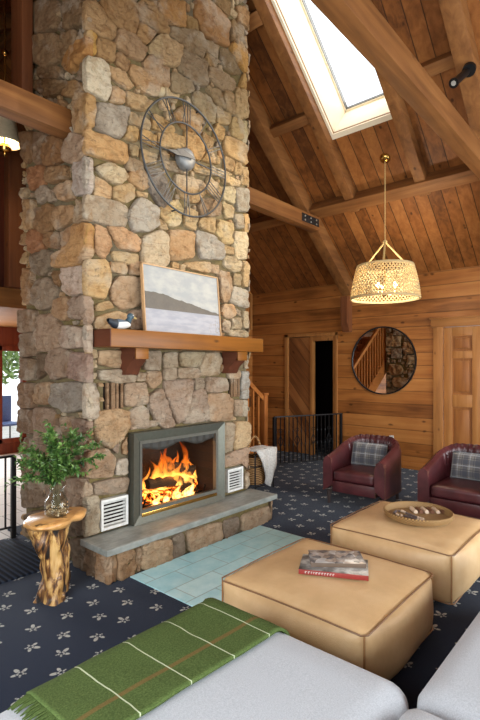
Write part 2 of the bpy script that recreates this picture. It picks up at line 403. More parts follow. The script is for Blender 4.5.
for (x0, x1, y0, y1) in ((SK[0], SK[1]-W, SK[2]+W, SK[2]+W+.007), (SK[0], SK[1]-W, SK[3]-W-.007, SK[3]-W), (SK[1]-W-.007, SK[1]-W, SK[2]+W, SK[3]-W)):
    vs = [bm.verts.new((x+PITCH*z, y, cz(x)+z)) for x in (x0, x1) for y in (y0, y1) for z in (H-.06, H-.02)]
    for f in ((0, 1, 3, 2), (4, 6, 7, 5), (0, 4, 5, 1), (2, 3, 7, 6), (0, 2, 6, 4), (1, 5, 7, 3)): bm.faces.new([vs[i] for i in f])
obj('gasket', bm, plain('gasket_grey', lin((96, 94, 90)), .5), sky, smooth=0)
bm = NB(); vs = [bm.verts.new((x+PITCH*H, y, cz(x)+H)) for x, y in ((SK[0], SK[2]), (SK[1], SK[2]), (SK[1], SK[3]), (SK[0], SK[3]))]; bm.faces.new(vs); obj('glass', bm, M_pane, sky, smooth=0)
# front and left windows (behind the camera): frames and panes in the wall openings
wn = 2
for (x0, x1) in ((-.4, 1.8), (2.2, 4.4), (4.7, 6.5)):
    bm = NB(); y = YF-.06
    for a, b in (((x0, .3), (x0+.06, 2.6)), ((x1-.06, .3), (x1, 2.6)), ((x0, .3), (x1, .36)), ((x0, 2.54), (x1, 2.6)), (((x0+x1)/2-.03, .3), ((x0+x1)/2+.03, 2.6))):
        box(bm, (a[0], y-.03, a[1]), (b[0], y+.03, b[1]))
    w = struct('window_%d' % wn, bm, M_trim); wn += 1
    bm = NB(); vs = [bm.verts.new(p) for p in ((x0, y, .3), (x1, y, .3), (x1, y, 2.6), (x0, y, 2.6))]; bm.faces.new(vs); obj('pane', bm, M_pane, w, smooth=0)
bm = NB(); x = XL-.06
for a, b in (((-1.6, .5), (-1.54, 2.5)), ((2.54, .5), (2.6, 2.5)), ((-1.6, .5), (2.6, .56)), ((-1.6, 2.44), (2.6, 2.5)), ((.47, .5), (.53, 2.5))):
    box(bm, (x-.03, a[0], a[1]), (x+.03, b[0], b[1]))
w = struct('window_%d' % wn, bm, M_trim); wn += 1
bm = NB(); vs = [bm.verts.new(p) for p in ((x, -1.6, .5), (x, 2.6, .5), (x, 2.6, 2.5), (x, -1.6, 2.5))]; bm.faces.new(vs); obj('pane', bm, M_pane, w, smooth=0)
# far glazed door and side light
bm = NB()
for (a, b) in (((.4, 0), (.55, 2.05)), ((3.28, 0), (3.43, 2.05)), ((.4, 0), (3.43, .2)), ((.4, 1.9), (3.43, 2.05)), ((1.85, 0), (2.0, 2.05))):
    box(bm, (a[0], YFAR+.02, a[1]), (b[0], YFAR+.1, b[1]), .005)
d = struct('door_3', bm, M_redwood); bm = NB(); box(bm, (.5, YFAR+.05, .1), (3.35, YFAR+.056, 2.0)); obj('glass', bm, M_pane, d)
bm = NB()
for (a, b) in (((3.5, .17), (3.58, 1.87)), ((3.93, .17), (4.0, 1.87)), ((3.5, .17), (4.0, .25)), ((3.5, 1.78), (4.0, 1.87))):
    box(bm, (a[0], YFAR-.03, a[1]), (b[0], YFAR+.02, b[1]), .005)
w = struct('window_%d' % wn, bm, M_redwood); bm = NB(); box(bm, (3.56, YFAR+.05, .2), (3.94, YFAR+.056, 1.82)); obj('pane', bm, M_pane, w)
# trims
bm = NB(); box(bm, (XR-.025, DO[0]-.04, 0), (XR, DO[0], DO[3]+.05), .004); box(bm, (XR-.025, DO[1], 0), (XR, DO[1]+.07, DO[3]+.05), .004); box(bm, (XR-.025, DO[0]-.04, DO[3]), (XR, DO[1]+.07, DO[3]+.05), .004); struct('trim_1', bm, M_trim)
bm = NB(); box(bm, (XR-.03, DR[1], 0), (XR, DR[1]+.13, DR[3]), .004); box(bm, (XR-.03, DR[0]-.13, 0), (XR, DR[0], DR[3]), .004); struct('trim_2', bm, M_trim)
bm = NB(); box(bm, (XR-.036, DR[0]-.16, DR[3]), (XR, DR[1]+.16, DR[3]+.11), .004); box(bm, (XR-.05, DR[0]-.17, DR[3]+.11), (XR, DR[1]+.18, DR[3]+.135), .004); struct('trim_3', bm, M_trimy)
bm = NB(); box(bm, (XR-.09, YB-.03, 2.2), (XR-.03, YB, WZ), .003); struct('trim_4', bm, M_trim)
bm = NB(); box(bm, (XR-.018, DR[1]+.13, 0), (XR, DO[0]-.04, .1), .003); box(bm, (XR-.018, DO[1]+.07, 0), (XR, YB, .1), .003); struct('baseboard_right', bm, M_wall)
# doors
bm = NB(); x0, x1 = XR+.01, XR+.05; y0, y1 = DR[0]+.005, DR[1]-.005; zt = DR[3]-.005
yb = [y0, y0+.11, (y0+y1)/2-.05, (y0+y1)/2+.05, y1-.11, y1]; zb = [.01, .22, .95, 1.12, 1.62, 1.72, 1.93, zt]
for a, b in ((0, 1), (2, 3), (4, 5)): box(bm, (x0, yb[a], .01), (x1, yb[b], zt), .004)
for a, b in ((0, 1), (2, 3), (4, 5), (6, 7)):
    for c, e in ((1, 2), (3, 4)): box(bm, (x0, yb[c], zb[a]), (x1, yb[e], zb[b]), .004)
d = struct('door_1', bm, M_door)
for a, b in ((1, 2), (3, 4), (5, 6)):
    for c, e in ((1, 2), (3, 4)):
        bm = NB(); box(bm, (x0+.022, yb[c]-.005, zb[a]-.005), (x1-.006, yb[e]+.005, zb[b]+.005)); box(bm, (x0+.008, yb[c]+.035, zb[a]+.035), (x1-.01, yb[e]-.035, zb[b]-.035), .012); obj('panel', bm, M_doorp, d)
bm = NB(); ball(bm, (XR-.04, DR[0]+.06, 1.0), .028); tube(bm, [(XR+.012, DR[0]+.06, 1.0), (XR-.03, DR[0]+.06, 1.0)], .01); obj('handle', bm, M_brass, d)
# left part of the doorway: leaf of diagonal boards (boards laid at 45 degrees)
bm = NB(); M = Matrix.Translation((XR+.03, 4.69, 1.0)) @ Matrix.Rotation(math.radians(-40), 4, 'X')
t_ = NB(); box(t_, (-.02, -1.4, -1.6), (.02, 1.4, 1.6))
for co_, no_ in (((0, 4.47, 0), (0, -1, 0)), ((0, 4.915, 0), (0, 1, 0)), ((0, 0, .01), (0, 0, -1)), ((0, 0, 2.01), (0, 0, 1))):
    Mi = M.inverted(); g = bmesh.ops.bisect_plane(t_, geom=t_.verts[:]+t_.edges[:]+t_.faces[:], plane_co=Mi @ Vector(co_), plane_no=(Mi.to_3x3() @ Vector(no_)), clear_outer=True)
    bmesh.ops.holes_fill(t_, edges=[e for e in t_.edges if len(e.link_faces) < 2])
me = bpy.data.meshes.new('door_2'); bmesh.ops.recalc_face_normals(t_, faces=t_.faces); t_.to_mesh(me); t_.free(); d2 = bpy.data.objects.new('door_2', me); COL.objects.link(d2); d2.matrix_world = M; me.materials.append(M_diag); d2['kind'] = 'structure'
bm = NB(); box(bm, (XR-.005, 4.42, 0), (XR+.08, 4.475, 2.02), .004); box(bm, (XR-.005, 3.98, 0), (XR+.08, 4.03, 2.02), .004); box(bm, (XR-.005, 4.03, 1.94), (XR+.08, 4.42, 2.02), .004); struct('trim_5', bm, M_trim)
# loft floor and wall
bm = NB(); box(bm, (XL, YB, 2.2), (4.0, YFAR, 2.43), .005); o = struct('floor_loft', bm, wood('loft_fascia', [cc((96, 64, 36)), cc((126, 86, 50)), cc((146, 104, 64))], grain=0, rough=.5, knots=.2))

# ------------------------------------------------------------------ roof timbers (each its own object)
def timber(name, a, b, w, h, mat, label, up=(0, 0, 1), cat='beam', group=None):
    bm = NB(); bar(bm, a, b, w, h, .012, up); o = obj(name, bm, mat); return tag(o, label, cat, group, 'thing')
TZ = 3.61
timber('tie_beam', (-.75, 1.37, TZ), (5.95, 1.37, TZ), .14, .2, M_beam_x, 'big diagonal looking timber tie beam crossing in front of the skylight')
tb = timber('tie_beam', (3.70, 3.62, 3.49), (5.79, 3.62, 3.49), .14, .19, M_beam_x, 'timber tie beam running from chimney right side to the bolted black plate')
timber('tie_beam', (-.5, 3.455, 3.375), (1.94, 3.455, 3.375), .15, .185, M_beam_x, 'dark timber tie beam butting into the left side of the stone chimney')
bm = NB(); box(bm, (5.33, 3.541, 3.44), (5.75, 3.551, 3.545), .002); p = obj('bolt_plate', bm, M_plate); tag(p, 'black steel bolt plate on the tie beam end', 'bracket')
for k in range(3):
    for z in (3.465, 3.52):
        bm = NB(); ball(bm, (5.40+.14*k, 3.539, z), .014, (1, .6, 1)); obj('bolt', bm, M_bolt, p)
def slope(x0, x1, y, w, h, drop=0):
    a = Vector((x0, y, cz(x0)-h/2*1.28-drop)); b = Vector((x1, y, cz(x1)-h/2*1.28-drop)); return a, b
def rafter(name, x0, x1, y, w, h, label, cat='rafter', group=None):
    a, b = slope(x0, x1, y, w, h); return timber(name, a, b, w, h, M_beam_x, label, (0, 0, 1), cat, group)
rafter('truss_rafter', 3.74, 6.98, 3.75, .17, .2, 'heavy sloping truss rafter above the chimney tie beam down to the wall')
rafter('truss_rafter', 2.9, 6.98, 1.37, .17, .2, 'heavy sloping truss rafter at upper right carrying the black spotlight')
rafter('rafter', 3.2, 5.9, 2.125, .13, .14, 'sloping rafter along the right edge of the skylight')
rafter('rafter', 3.2, 5.9, 3.055, .13, .14, 'sloping rafter along the left edge of the skylight')
rafter('rafter', 2.9, 5.75, .3, .13, .14, 'plain sloping rafter on the far side of the spotlight truss from the skylight')
def purlin(x, y0, y1, w, h, label, group=None, drop=0):
    z = cz(x)-h/2-drop
    return timber('purlin', (x, y0, z), (x, y1, z), w, h, M_beam_y, label, (PITCH, 0, 1), 'beam', group)
purlin(5.80, YF, 3.665, .16, .19, 'long horizontal purlin above the pendant, below the rafters')
purlin(4.86, 3.12, 3.67, .12, .13, 'short purlin between the skylight and the truss rafter')
purlin(4.86, 1.45, 2.06, .12, .13, 'short purlin behind the black spotlight, right of the skylight')
purlin(3.95, 3.12, 3.67, .14, .16, 'short purlin high beside the chimney, at the skylight top')
purlin(5.80, 3.84, YB, .14, .16, 'shadowed purlin behind the chimney tie beam')
timber('ridge_beam', (RX, YF, RZ-.16), (RX, YFAR, RZ-.16), .16, .24, M_beam_y, 'ridge beam along the roof peak above the chimney')
for y in (5.3, 6.3, 7.4):
    a, b = Vector((XL, y, cz(XL)-.1)), Vector((RX-.1, y, cz(RX-.1)-.1)); timber('rafter', a, b, .12, .16, M_beam_x, {5.3: 'left slope rafter nearest the back of the chimney', 6.3: 'middle left slope rafter above the loft', 7.4: 'left slope rafter closest to the far gable'}[y], cat='rafter')
# bracket under the truss rafter foot
bm = NB(); prism(bm, [(XR-.005, 2.06), (XR-.10, 2.06), (XR-.16, 2.2), (XR-.17, 2.62), (XR-.005, 2.62)], 3.68, 3.80, 'y'); tag(obj('wall_bracket', bm, M_beam_z, None, 20), 'dark timber bracket on the pine wall beneath the truss rafter foot', 'bracket', kind='thing')
# posts by the loft
bm = NB(); box(bm, (2.42, 5.62, 2.43), (2.63, 5.76, 3.96), .01); box(bm, (1.2, 5.63, 3.94), (2.55, 5.75, 4.1), .01); tag(obj('loft_post', bm, M_beam_z), 'dark timber post standing on the loft edge, left of the chimney', 'post', kind='thing')
bm = NB(); box(bm, (1.79, 3.92, 3.69), (1.885, 4.12, 5.3), .01); tag(obj('timber_post', bm, M_beam_z), 'rough dark post rising against the chimney above the left tie beam', 'post', kind='thing')
# ------------------------------------------------------------------ the stone chimney
CX0, CX1, CY0, CY1 = 1.95, 3.74, 3.175, 4.2
FRONT = [
(80, 0, 5.333, [
 ((165,130,90), '30,0 95,0 135,75 200,155 180,210 90,170 25,140'), ((155,118,78), '105,0 300,0 310,110 290,190 210,150 140,70'),
 ((150,115,75), '310,10 400,50 470,125 470,185 400,150 320,105'), ((150,115,75), '320,0 410,0 408,48'), ((168,128,84), '320,110 410,175 365,230 305,195'),
 ((175,140,105), '205,160 300,200 360,260 335,320 260,290 190,235'), ((170,130,85), '95,190 190,235 185,330 90,290'), ((150,115,80), '200,270 270,315 260,380 195,335'),
 ((205,192,165), '25,300 140,330 160,420 155,530 100,510 35,470'), ((185,150,110), '155,345 260,390 290,460 260,470 170,410'), ((180,140,98), '275,340 350,375 435,460 425,490 340,490 270,390'),
 ((175,140,105), '380,290 480,360 480,465 430,450 350,370 345,330'), ((180,155,115), '425,185 475,190 480,350 420,320 365,250'), ((165,118,66), '415,0 560,0 565,150 480,115 415,55'), ((196,148,70), '35,160 88,180 85,290 35,280')]),
(165, 0, 5.333, [
 ((150,120,75), '115,80 165,100 180,165 125,145'), ((155,108,64), '165,0 230,0 345,95 345,250 215,185 170,90'), ((130,100,65), '250,0 350,0 350,85'), ((130,100,65), '355,100 420,150 410,250 355,210'),
 ((132,114,90), '30,135 200,175 215,230 205,310 110,260 30,180'), ((145,120,88), '220,205 290,245 285,310 215,260'), ((200,148,78), '380,215 440,270 440,390 380,310 350,240'), ((132,112,84), '300,255 350,270 380,320 410,390 370,390 310,345'),
 ((188,158,118), '-25,185 0,190 90,250 70,350 -20,340'), ((152,132,106), '90,260 215,330 225,460 160,440 75,360'), ((162,138,108), '245,350 385,420 370,480 320,480 225,410'), ((150,120,80), '222,280 285,320 280,370 225,340'), ((184,144,84), '425,390 440,390 440,480 400,460')]),
(80, 85, 5.333, [
 ((192,150,98), '28,40 80,75 78,225 25,215'), ((190,150,105), '170,0 245,30 240,95 170,85'), ((132,128,120), '90,90 260,120 265,160 230,280 85,230'), ((180,150,110), '250,25 400,85 340,135 260,110'), ((185,150,105), '305,0 430,0 420,60 370,45'),
 ((200,180,140), '430,10 480,20 480,65 430,55'), ((155,136,108), '270,140 380,190 375,240 310,215 265,200'), ((190,155,105), '260,215 310,230 305,300 240,280'), ((185,150,100), '330,235 410,265 400,330 330,290'), ((185,150,100), '395,150 470,190 470,240 390,235'),
 ((198,156,106), '25,230 150,270 240,310 255,420 130,385 20,355'), ((165,145,110), '265,310 310,330 310,385 270,370'), ((170,145,110), '330,340 410,370 410,420 340,410'), ((160,140,115), '260,380 330,415 340,480 300,480 250,440'), ((206,188,154), '85,440 150,415 230,450 260,490 210,530 130,490'),
 ((188,178,164), '15,370 75,400 80,560 60,565 15,540'), ((180,148,104), '415,250 480,270 480,340 420,320'), ((142,112,72), '440,350 480,370 480,430 430,400'), ((112,112,112), '350,425 440,450 475,540 500,640 440,660 380,560')]),
(165, 85, 5.333, [
 ((152,137,108), '160,30 215,40 275,120 265,205 200,170 150,80'), ((165,140,105), '220,0 300,30 325,125 270,90'), ((160,135,100), '320,30 370,40 375,160 330,130'), ((186,156,112), '385,10 440,30 450,170 400,175 380,140'), ((180,150,106), '275,110 350,160 345,210 285,195'), ((180,145,96), '275,205 320,230 315,295 265,270'),
 ((190,160,110), '360,170 415,185 410,295 355,255'), ((190,170,125), '420,190 445,190 440,310 415,300'), ((196,160,110), '325,265 445,320 440,425 320,360'), ((172,132,86), '40,160 100,110 200,170 190,260 110,230'), ((175,145,100), '0,180 60,220 50,260 0,250'), ((180,150,106), '0,255 50,260 100,275 95,340 0,330'),
 ((176,140,94), '110,240 180,270 220,350 190,400 120,350'), ((165,135,95), '200,250 260,290 250,390 220,340'), ((186,150,100), '230,350 300,390 290,420 200,400'), ((150,116,76), '0,390 90,420 100,470 0,440'), ((180,150,106), '150,410 230,440 240,480 160,460'), ((176,156,120), '240,430 310,450 370,480 250,480'), ((175,145,105), '325,375 370,400 365,460 320,440'),
 ((178,150,108), '375,405 410,425 410,480 370,470'), ((182,154,112), '415,430 445,440 445,500 415,480'), ((134,118,92), '40,-70 140,-25 160,30 90,45 40,30'), ((196,170,128), '0,0 30,40 80,50 60,100 0,60')]),
(80, 170, 5.333, [
 ((202,168,128), '85,30 175,80 175,150 80,130'), ((200,170,126), '185,90 270,70 300,100 290,150 240,175 185,145'), ((178,164,144), '20,130 100,140 265,190 255,300 130,285 15,250'), ((166,162,152), '320,145 420,200 425,290 390,320 290,325 265,230'), ((198,152,90), '22,285 75,300 70,465 22,465'), ((196,156,120), '85,290 150,310 175,400 140,470 85,430'),
 ((192,152,116), '155,300 240,310 325,360 320,435 215,410'), ((206,188,158), '340,360 430,320 470,350 475,500 430,530 330,520'), ((196,170,130), '175,430 310,450 320,490 260,500 190,480'), ((190,150,106), '265,10 340,0 380,85 340,105 265,50'), ((180,150,110), '305,110 370,120 365,145 310,140'), ((186,156,112), '425,200 480,190 480,280 430,240'), ((182,152,110), '425,255 470,290 470,320 430,310')]),
(165, 170, 5.333, [
 ((206,182,132), '20,175 70,155 95,220 80,290 40,300 0,250'), ((176,146,106), '60,20 210,60 240,110 170,175 100,150 60,80'), ((186,160,120), '235,30 300,90 290,150 220,110'), ((148,128,106), '210,150 300,160 305,240 200,240 180,190'), ((186,160,120), '120,195 180,230 170,320 110,290'), ((176,150,110), '195,255 265,260 270,340 190,300'), ((196,172,126), '285,265 360,290 360,395 310,390 270,340'),
 ((182,146,108), '30,320 155,330 155,430 140,470 40,480 20,430'), ((170,166,156), '170,320 250,350 310,400 315,475 200,470 170,390'), ((200,186,150), '310,90 375,90 375,180 320,150'), ((200,180,140), '310,160 370,200 370,250 330,255'), ((164,160,146), '380,95 450,100 450,220 390,215'), ((160,150,130), '375,235 410,235 420,310 385,305'), ((200,166,116), '425,235 450,235 450,330 425,330'), ((206,190,156), '375,330 440,335 445,470 385,470 370,400'),
 ((196,170,126), '310,20 400,60 400,85 320,70'), ((190,160,116), '415,0 450,0 450,80 415,70'), ((186,160,120), '315,400 370,415 370,450 320,445'), ((180,164,134), '315,465 375,460 400,485 330,500')]),
(80, 250, 5.333, [
 ((204,168,118), '15,50 145,55 160,160 135,260 20,235'), ((196,166,130), '170,60 260,70 255,130 165,110'), ((196,160,126), '275,65 335,65 335,135 270,125'), ((188,158,128), '215,140 335,145 345,290 230,315 180,270 165,200'), ((190,160,120), '95,290 160,270 185,310 90,325'), ((192,162,126), '90,360 200,330 265,345 255,420 85,420'), ((176,150,130), '265,330 340,315 345,420 270,420'), ((168,148,134), '18,255 70,265 72,400 18,390'), ((172,162,150), '18,400 65,410 62,480 18,480'),
 ((190,160,120), '345,100 480,110 480,250 350,250'), ((180,150,120), '345,260 480,260 480,400 345,400')]),
(165, 250, 5.333, [
 ((196,166,126), '110,65 240,65 235,125 115,90'), ((186,150,112), '245,75 290,80 290,125 240,110'), ((176,160,130), '330,30 410,60 410,110 370,115 320,80'), ((200,170,126), '420,60 455,65 455,195 420,190'), ((176,146,116), '290,110 350,125 360,200 330,280 300,270'), ((170,150,116), '370,125 410,130 410,190 370,185'), ((172,166,152), '370,195 440,215 445,310 350,275'), ((192,152,112), '310,290 370,290 385,350 340,365 310,340'),
 ((162,146,126), '385,310 410,320 410,350 390,345'), ((170,156,130), '360,365 410,360 415,420 360,420'), ((196,180,150), '420,325 445,330 445,415 420,415'), ((196,180,150), '345,425 445,430 445,465 345,460'), ((186,166,140), '310,370 350,380 345,440 310,430'), ((180,150,118), '0,110 140,130 140,260 0,260'), ((176,150,120), '150,140 280,150 280,270 150,265'), ((180,158,128), '0,270 150,275 150,410 0,410'), ((176,152,122), '160,280 290,290 290,420 160,420')]),
(80, 340, 5.333, [
 ((176,146,116), '110,60 235,55 230,150 105,130'), ((178,160,140), '105,160 235,160 300,195 300,225 200,225 110,210'), ((170,146,126), '245,235 350,230 365,340 245,355'), ((156,140,124), '350,60 435,60 430,160 345,155'), ((168,148,128), '310,175 360,175 360,215 310,220'), ((168,138,112), '365,170 440,170 440,225 390,260 360,220'), ((188,174,158), '28,235 90,235 98,400 80,420 28,415'),
 ((184,154,122), '100,385 200,370 270,385 270,440 256,495 170,580 100,533 75,448'), ((170,154,138), '275,380 330,350 370,370 365,470 280,470')]),
(165, 340, 5.333, [
 ((144,128,118), '5,220 155,210 150,270 105,420 75,450 40,370 5,290'), ((142,126,116), '160,270 215,260 225,340 230,430 110,445 105,420'), ((144,128,118), '-80,299 -16,261 -5,293 53,427 59,459 10,475 -27,448 -80,363'), ((152,138,120), '0,70 70,65 70,145 0,150'), ((172,158,132), '85,65 215,65 180,140 90,140'), ((168,148,124), '220,70 300,70 300,185 190,190 195,130'),
 ((162,142,122), '75,150 185,150 185,200 75,205'), ((152,138,122), '0,155 65,150 65,205 0,215'), ((156,142,126), '165,205 220,205 215,260 160,265'), ((152,134,120), '230,200 330,205 330,270 225,280'), ((176,146,120), '235,290 330,285 365,320 360,430 240,430 220,340'), ((168,142,118), '340,165 405,165 400,205 345,205'), ((172,152,132), '370,320 415,320 410,405 370,400'), ((186,172,152), '420,320 445,320 445,405 415,405'),
 ((196,168,132), '373,437 448,437 448,560 373,587'), ((160,160,156), '415,170 445,170 445,310 410,310'), ((186,172,152), '430,70 455,70 455,150 430,150'), ((178,162,142), '315,448 368,443 368,581 315,608')]),
(0, 0, 1, [
 ((176,150,132), '224.5,456 249,447 249,470 242.5,463 224.5,468'), ((172,148,122), '245.5,474 250,472 250,488 245.5,489'), ((178,150,126), '84,478 88,453 106,449 116,459 112,477'), ((170,154,142), '111,446 121,440 118,455'), ((182,148,116), '124,445 128,436 128,455 124,454'), ((196,186,172), '117,461 128,458 128,474 116,475'), ((168,150,134), '95,483 128.5,477 128.5,491 97,496'), ((182,168,146), '84.5,498 98.5,496 98.5,531 84.5,538'), ((180,160,140), '84.5,481 93,484 94,495 84.5,496'), ((178,158,142), '131,419 148,419 147,426 131,430'), ((164,150,136), '149,421 165,421 160,426 149,427')])]
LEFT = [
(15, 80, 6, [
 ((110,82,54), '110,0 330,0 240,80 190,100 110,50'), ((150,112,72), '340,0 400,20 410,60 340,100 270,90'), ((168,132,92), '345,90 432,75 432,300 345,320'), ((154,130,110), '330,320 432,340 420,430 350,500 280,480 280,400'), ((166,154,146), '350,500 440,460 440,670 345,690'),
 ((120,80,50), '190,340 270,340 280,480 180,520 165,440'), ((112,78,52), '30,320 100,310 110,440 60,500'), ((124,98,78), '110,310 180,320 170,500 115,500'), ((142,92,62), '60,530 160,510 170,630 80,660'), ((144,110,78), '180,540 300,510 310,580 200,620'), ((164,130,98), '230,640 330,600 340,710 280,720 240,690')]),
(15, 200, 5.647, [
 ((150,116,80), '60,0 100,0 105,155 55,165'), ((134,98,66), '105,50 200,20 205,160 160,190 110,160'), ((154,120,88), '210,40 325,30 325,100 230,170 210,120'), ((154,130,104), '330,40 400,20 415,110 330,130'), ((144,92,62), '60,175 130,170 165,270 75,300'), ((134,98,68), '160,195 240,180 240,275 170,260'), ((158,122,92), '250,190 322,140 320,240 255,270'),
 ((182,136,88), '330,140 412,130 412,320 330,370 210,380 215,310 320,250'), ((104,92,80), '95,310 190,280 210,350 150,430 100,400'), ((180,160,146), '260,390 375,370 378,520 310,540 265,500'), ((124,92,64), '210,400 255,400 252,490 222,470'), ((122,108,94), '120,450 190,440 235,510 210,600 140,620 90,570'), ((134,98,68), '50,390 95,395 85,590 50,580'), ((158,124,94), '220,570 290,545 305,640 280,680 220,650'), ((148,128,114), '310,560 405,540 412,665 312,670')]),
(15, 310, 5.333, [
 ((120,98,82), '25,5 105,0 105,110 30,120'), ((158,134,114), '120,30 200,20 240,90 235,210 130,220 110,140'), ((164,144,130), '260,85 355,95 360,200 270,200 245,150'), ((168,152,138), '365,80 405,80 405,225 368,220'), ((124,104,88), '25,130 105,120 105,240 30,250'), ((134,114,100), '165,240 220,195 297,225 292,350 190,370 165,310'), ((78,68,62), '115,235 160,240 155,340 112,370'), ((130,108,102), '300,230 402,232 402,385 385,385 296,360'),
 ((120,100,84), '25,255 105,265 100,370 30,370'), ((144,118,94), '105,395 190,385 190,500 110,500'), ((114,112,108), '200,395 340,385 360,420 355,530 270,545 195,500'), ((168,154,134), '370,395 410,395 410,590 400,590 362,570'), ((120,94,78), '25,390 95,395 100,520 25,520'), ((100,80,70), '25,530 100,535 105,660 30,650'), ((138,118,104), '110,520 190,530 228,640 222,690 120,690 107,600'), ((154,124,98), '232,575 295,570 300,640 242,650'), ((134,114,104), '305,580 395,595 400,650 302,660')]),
(0, 0, 1, [
 ((112,88,66), '33,0 58,0 55,28 34,34'), ((118,92,66), '60,0 82,0 84,22 64,30'), ((122,96,70), '34,38 56,33 60,58 44,68 34,62'), ((126,98,70), '60,34 76,30 74,48 62,60'), ((168,116,62), '64,56 88,36 88,54 70,72 62,66'), ((120,94,68), '36,68 60,66 62,78 38,78'),
 ((140,120,106), '64,480 84,478 86,504 66,508'), ((112,98,88), '22,484 40,480 44,506 22,508'), ((118,100,88), '46,482 60,480 62,504 46,506'), ((128,106,92), '24,438 46,438 46,458 24,460'), ((136,116,102), '50,440 84,436 84,460 52,462'), ((120,102,90), '24,464 60,462 60,476 24,478'), ((134,114,98), '64,464 84,464 84,474 64,474'), ((94,86,80), '66,512 84,510 86,534 68,536'), ((90,80,74), '28,512 62,510 62,530 28,534'), ((92,84,78), '70,540 88,538 89,572 74,566'), ((88,78,72), '40,540 66,538 68,560 44,556')])]
EXCL_F = [(2.285, 3.385, .2, .985), (2.01, 2.28, .255, .52), (3.41, 3.655, .27, .52), (2.06, 2.245, 1.17, 1.385), (3.47, 3.62, 1.20, 1.41)]
RES = .012
class Face:
    def __init__(s, p0, p1, q0, q1): s.b = (p0, p1, q0, q1); s.occ = set(); s.stones = []
    def cells(s, P):
        ps = [p[0] for p in P]; qs = [p[1] for p in P]; out = []
        for i in range(int(min(ps)/RES), int(max(ps)/RES)+1):
            for j in range(int(min(qs)/RES), int(max(qs)/RES)+1):
                x, y = (i+.5)*RES, (j+.5)*RES; c = False
                for a, b in zip(P, P[1:]+P[:1]):
                    if (a[1] > y) != (b[1] > y) and x < (b[0]-a[0])*(y-a[1])/(b[1]-a[1])+a[0]: c = not c
                if c: out.append((i, j))
        return out
    def add(s, P, col, force=True):
        cs = s.cells(P)
        if not force and (not cs or any(c in s.occ for c in cs)): return False
        for i, j in cs:
            for di in (-1, 0, 1):
                for dj in (-1, 0, 1): s.occ.add((i+di, j+dj))
        s.stones.append((P, col)); return True
    def block(s, p0, p1, q0, q1):
        for i in range(int(p0/RES), int(p1/RES)+1):
            for j in range(int(q0/RES), int(q1/RES)+1): s.occ.add((i, j))
    def fill(s, cols, sizes, rng, area=None):
        p0, p1, q0, q1 = area or s.b
        for (w, h, n) in sizes:
            for _ in range(n):
                a, b = w*rng.uniform(.75, 1.3), h*rng.uniform(.75, 1.25)
                x, y = rng.uniform(p0+a/2, p1-a/2), rng.uniform(q0+b/2, q1-b/2)
                if (int(x/RES), int(y/RES)) in s.occ: continue
                P = [(x+a/2*sx*rng.uniform(.72, 1.02), y+b/2*sy*rng.uniform(.72, 1.02)) for sx, sy in ((-1, -1), (0, -1.05), (1, -1), (1.05, 0), (1, 1), (0, 1.05), (-1, 1), (-1.05, 0))]
                P = [(min(max(u, p0), p1), min(max(v, q0), q1)) for u, v in P]
                s.add(P, rng.choice(cols), False)
rng = random.Random(5)
def load(data, conv, face, clampf, k):
    for ox, oy, scl, lst in data:
        for col, st in lst:
            P = []
            for w in st.split():
                x, y = w.split(','); P.append(clampf(*conv(ox+float(x)/scl, oy+float(y)/scl)))
            face.add(P, L4(col, k))
FF = Face(1.90, 3.755, .215, 6.3); LFc = Face(3.13, 4.25, 0, 6.2); RFc = Face(3.13, 4.54, 0, 5.4)
for e in EXCL_F: FF.block(*e)
load(FRONT, lambda u, v: ony(u, v, 3.14), FF, lambda x, z: (min(max(x, 1.90), 3.755), max(z, .25)), .98)
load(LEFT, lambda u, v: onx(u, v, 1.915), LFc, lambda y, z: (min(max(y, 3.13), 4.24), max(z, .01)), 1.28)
TANS = [L4(c) for c in ((176,146,110), (190,156,112), (160,140,116), (186,160,126), (168,128,88), (150,134,118), (196,172,136), (140,118,96))]
BIG = [(.42, .26, 500), (.3, .2, 900), (.2, .15, 1500), (.13, .1, 2200), (.07, .06, 2500), (.045, .04, 2500)]
FF.fill(TANS, BIG, rng, (1.9, 3.755, 4.0, 6.3)); FF.fill(TANS, BIG[2:], rng, (1.9, 3.755, .25, 5.2))
LFc.fill(TANS, BIG, rng, (3.13, 4.24, 3.6, 6.2)); LFc.fill(TANS, BIG[1:], rng, (3.13, 4.24, 0, 4.2))
RFc.fill(TANS, BIG, rng)
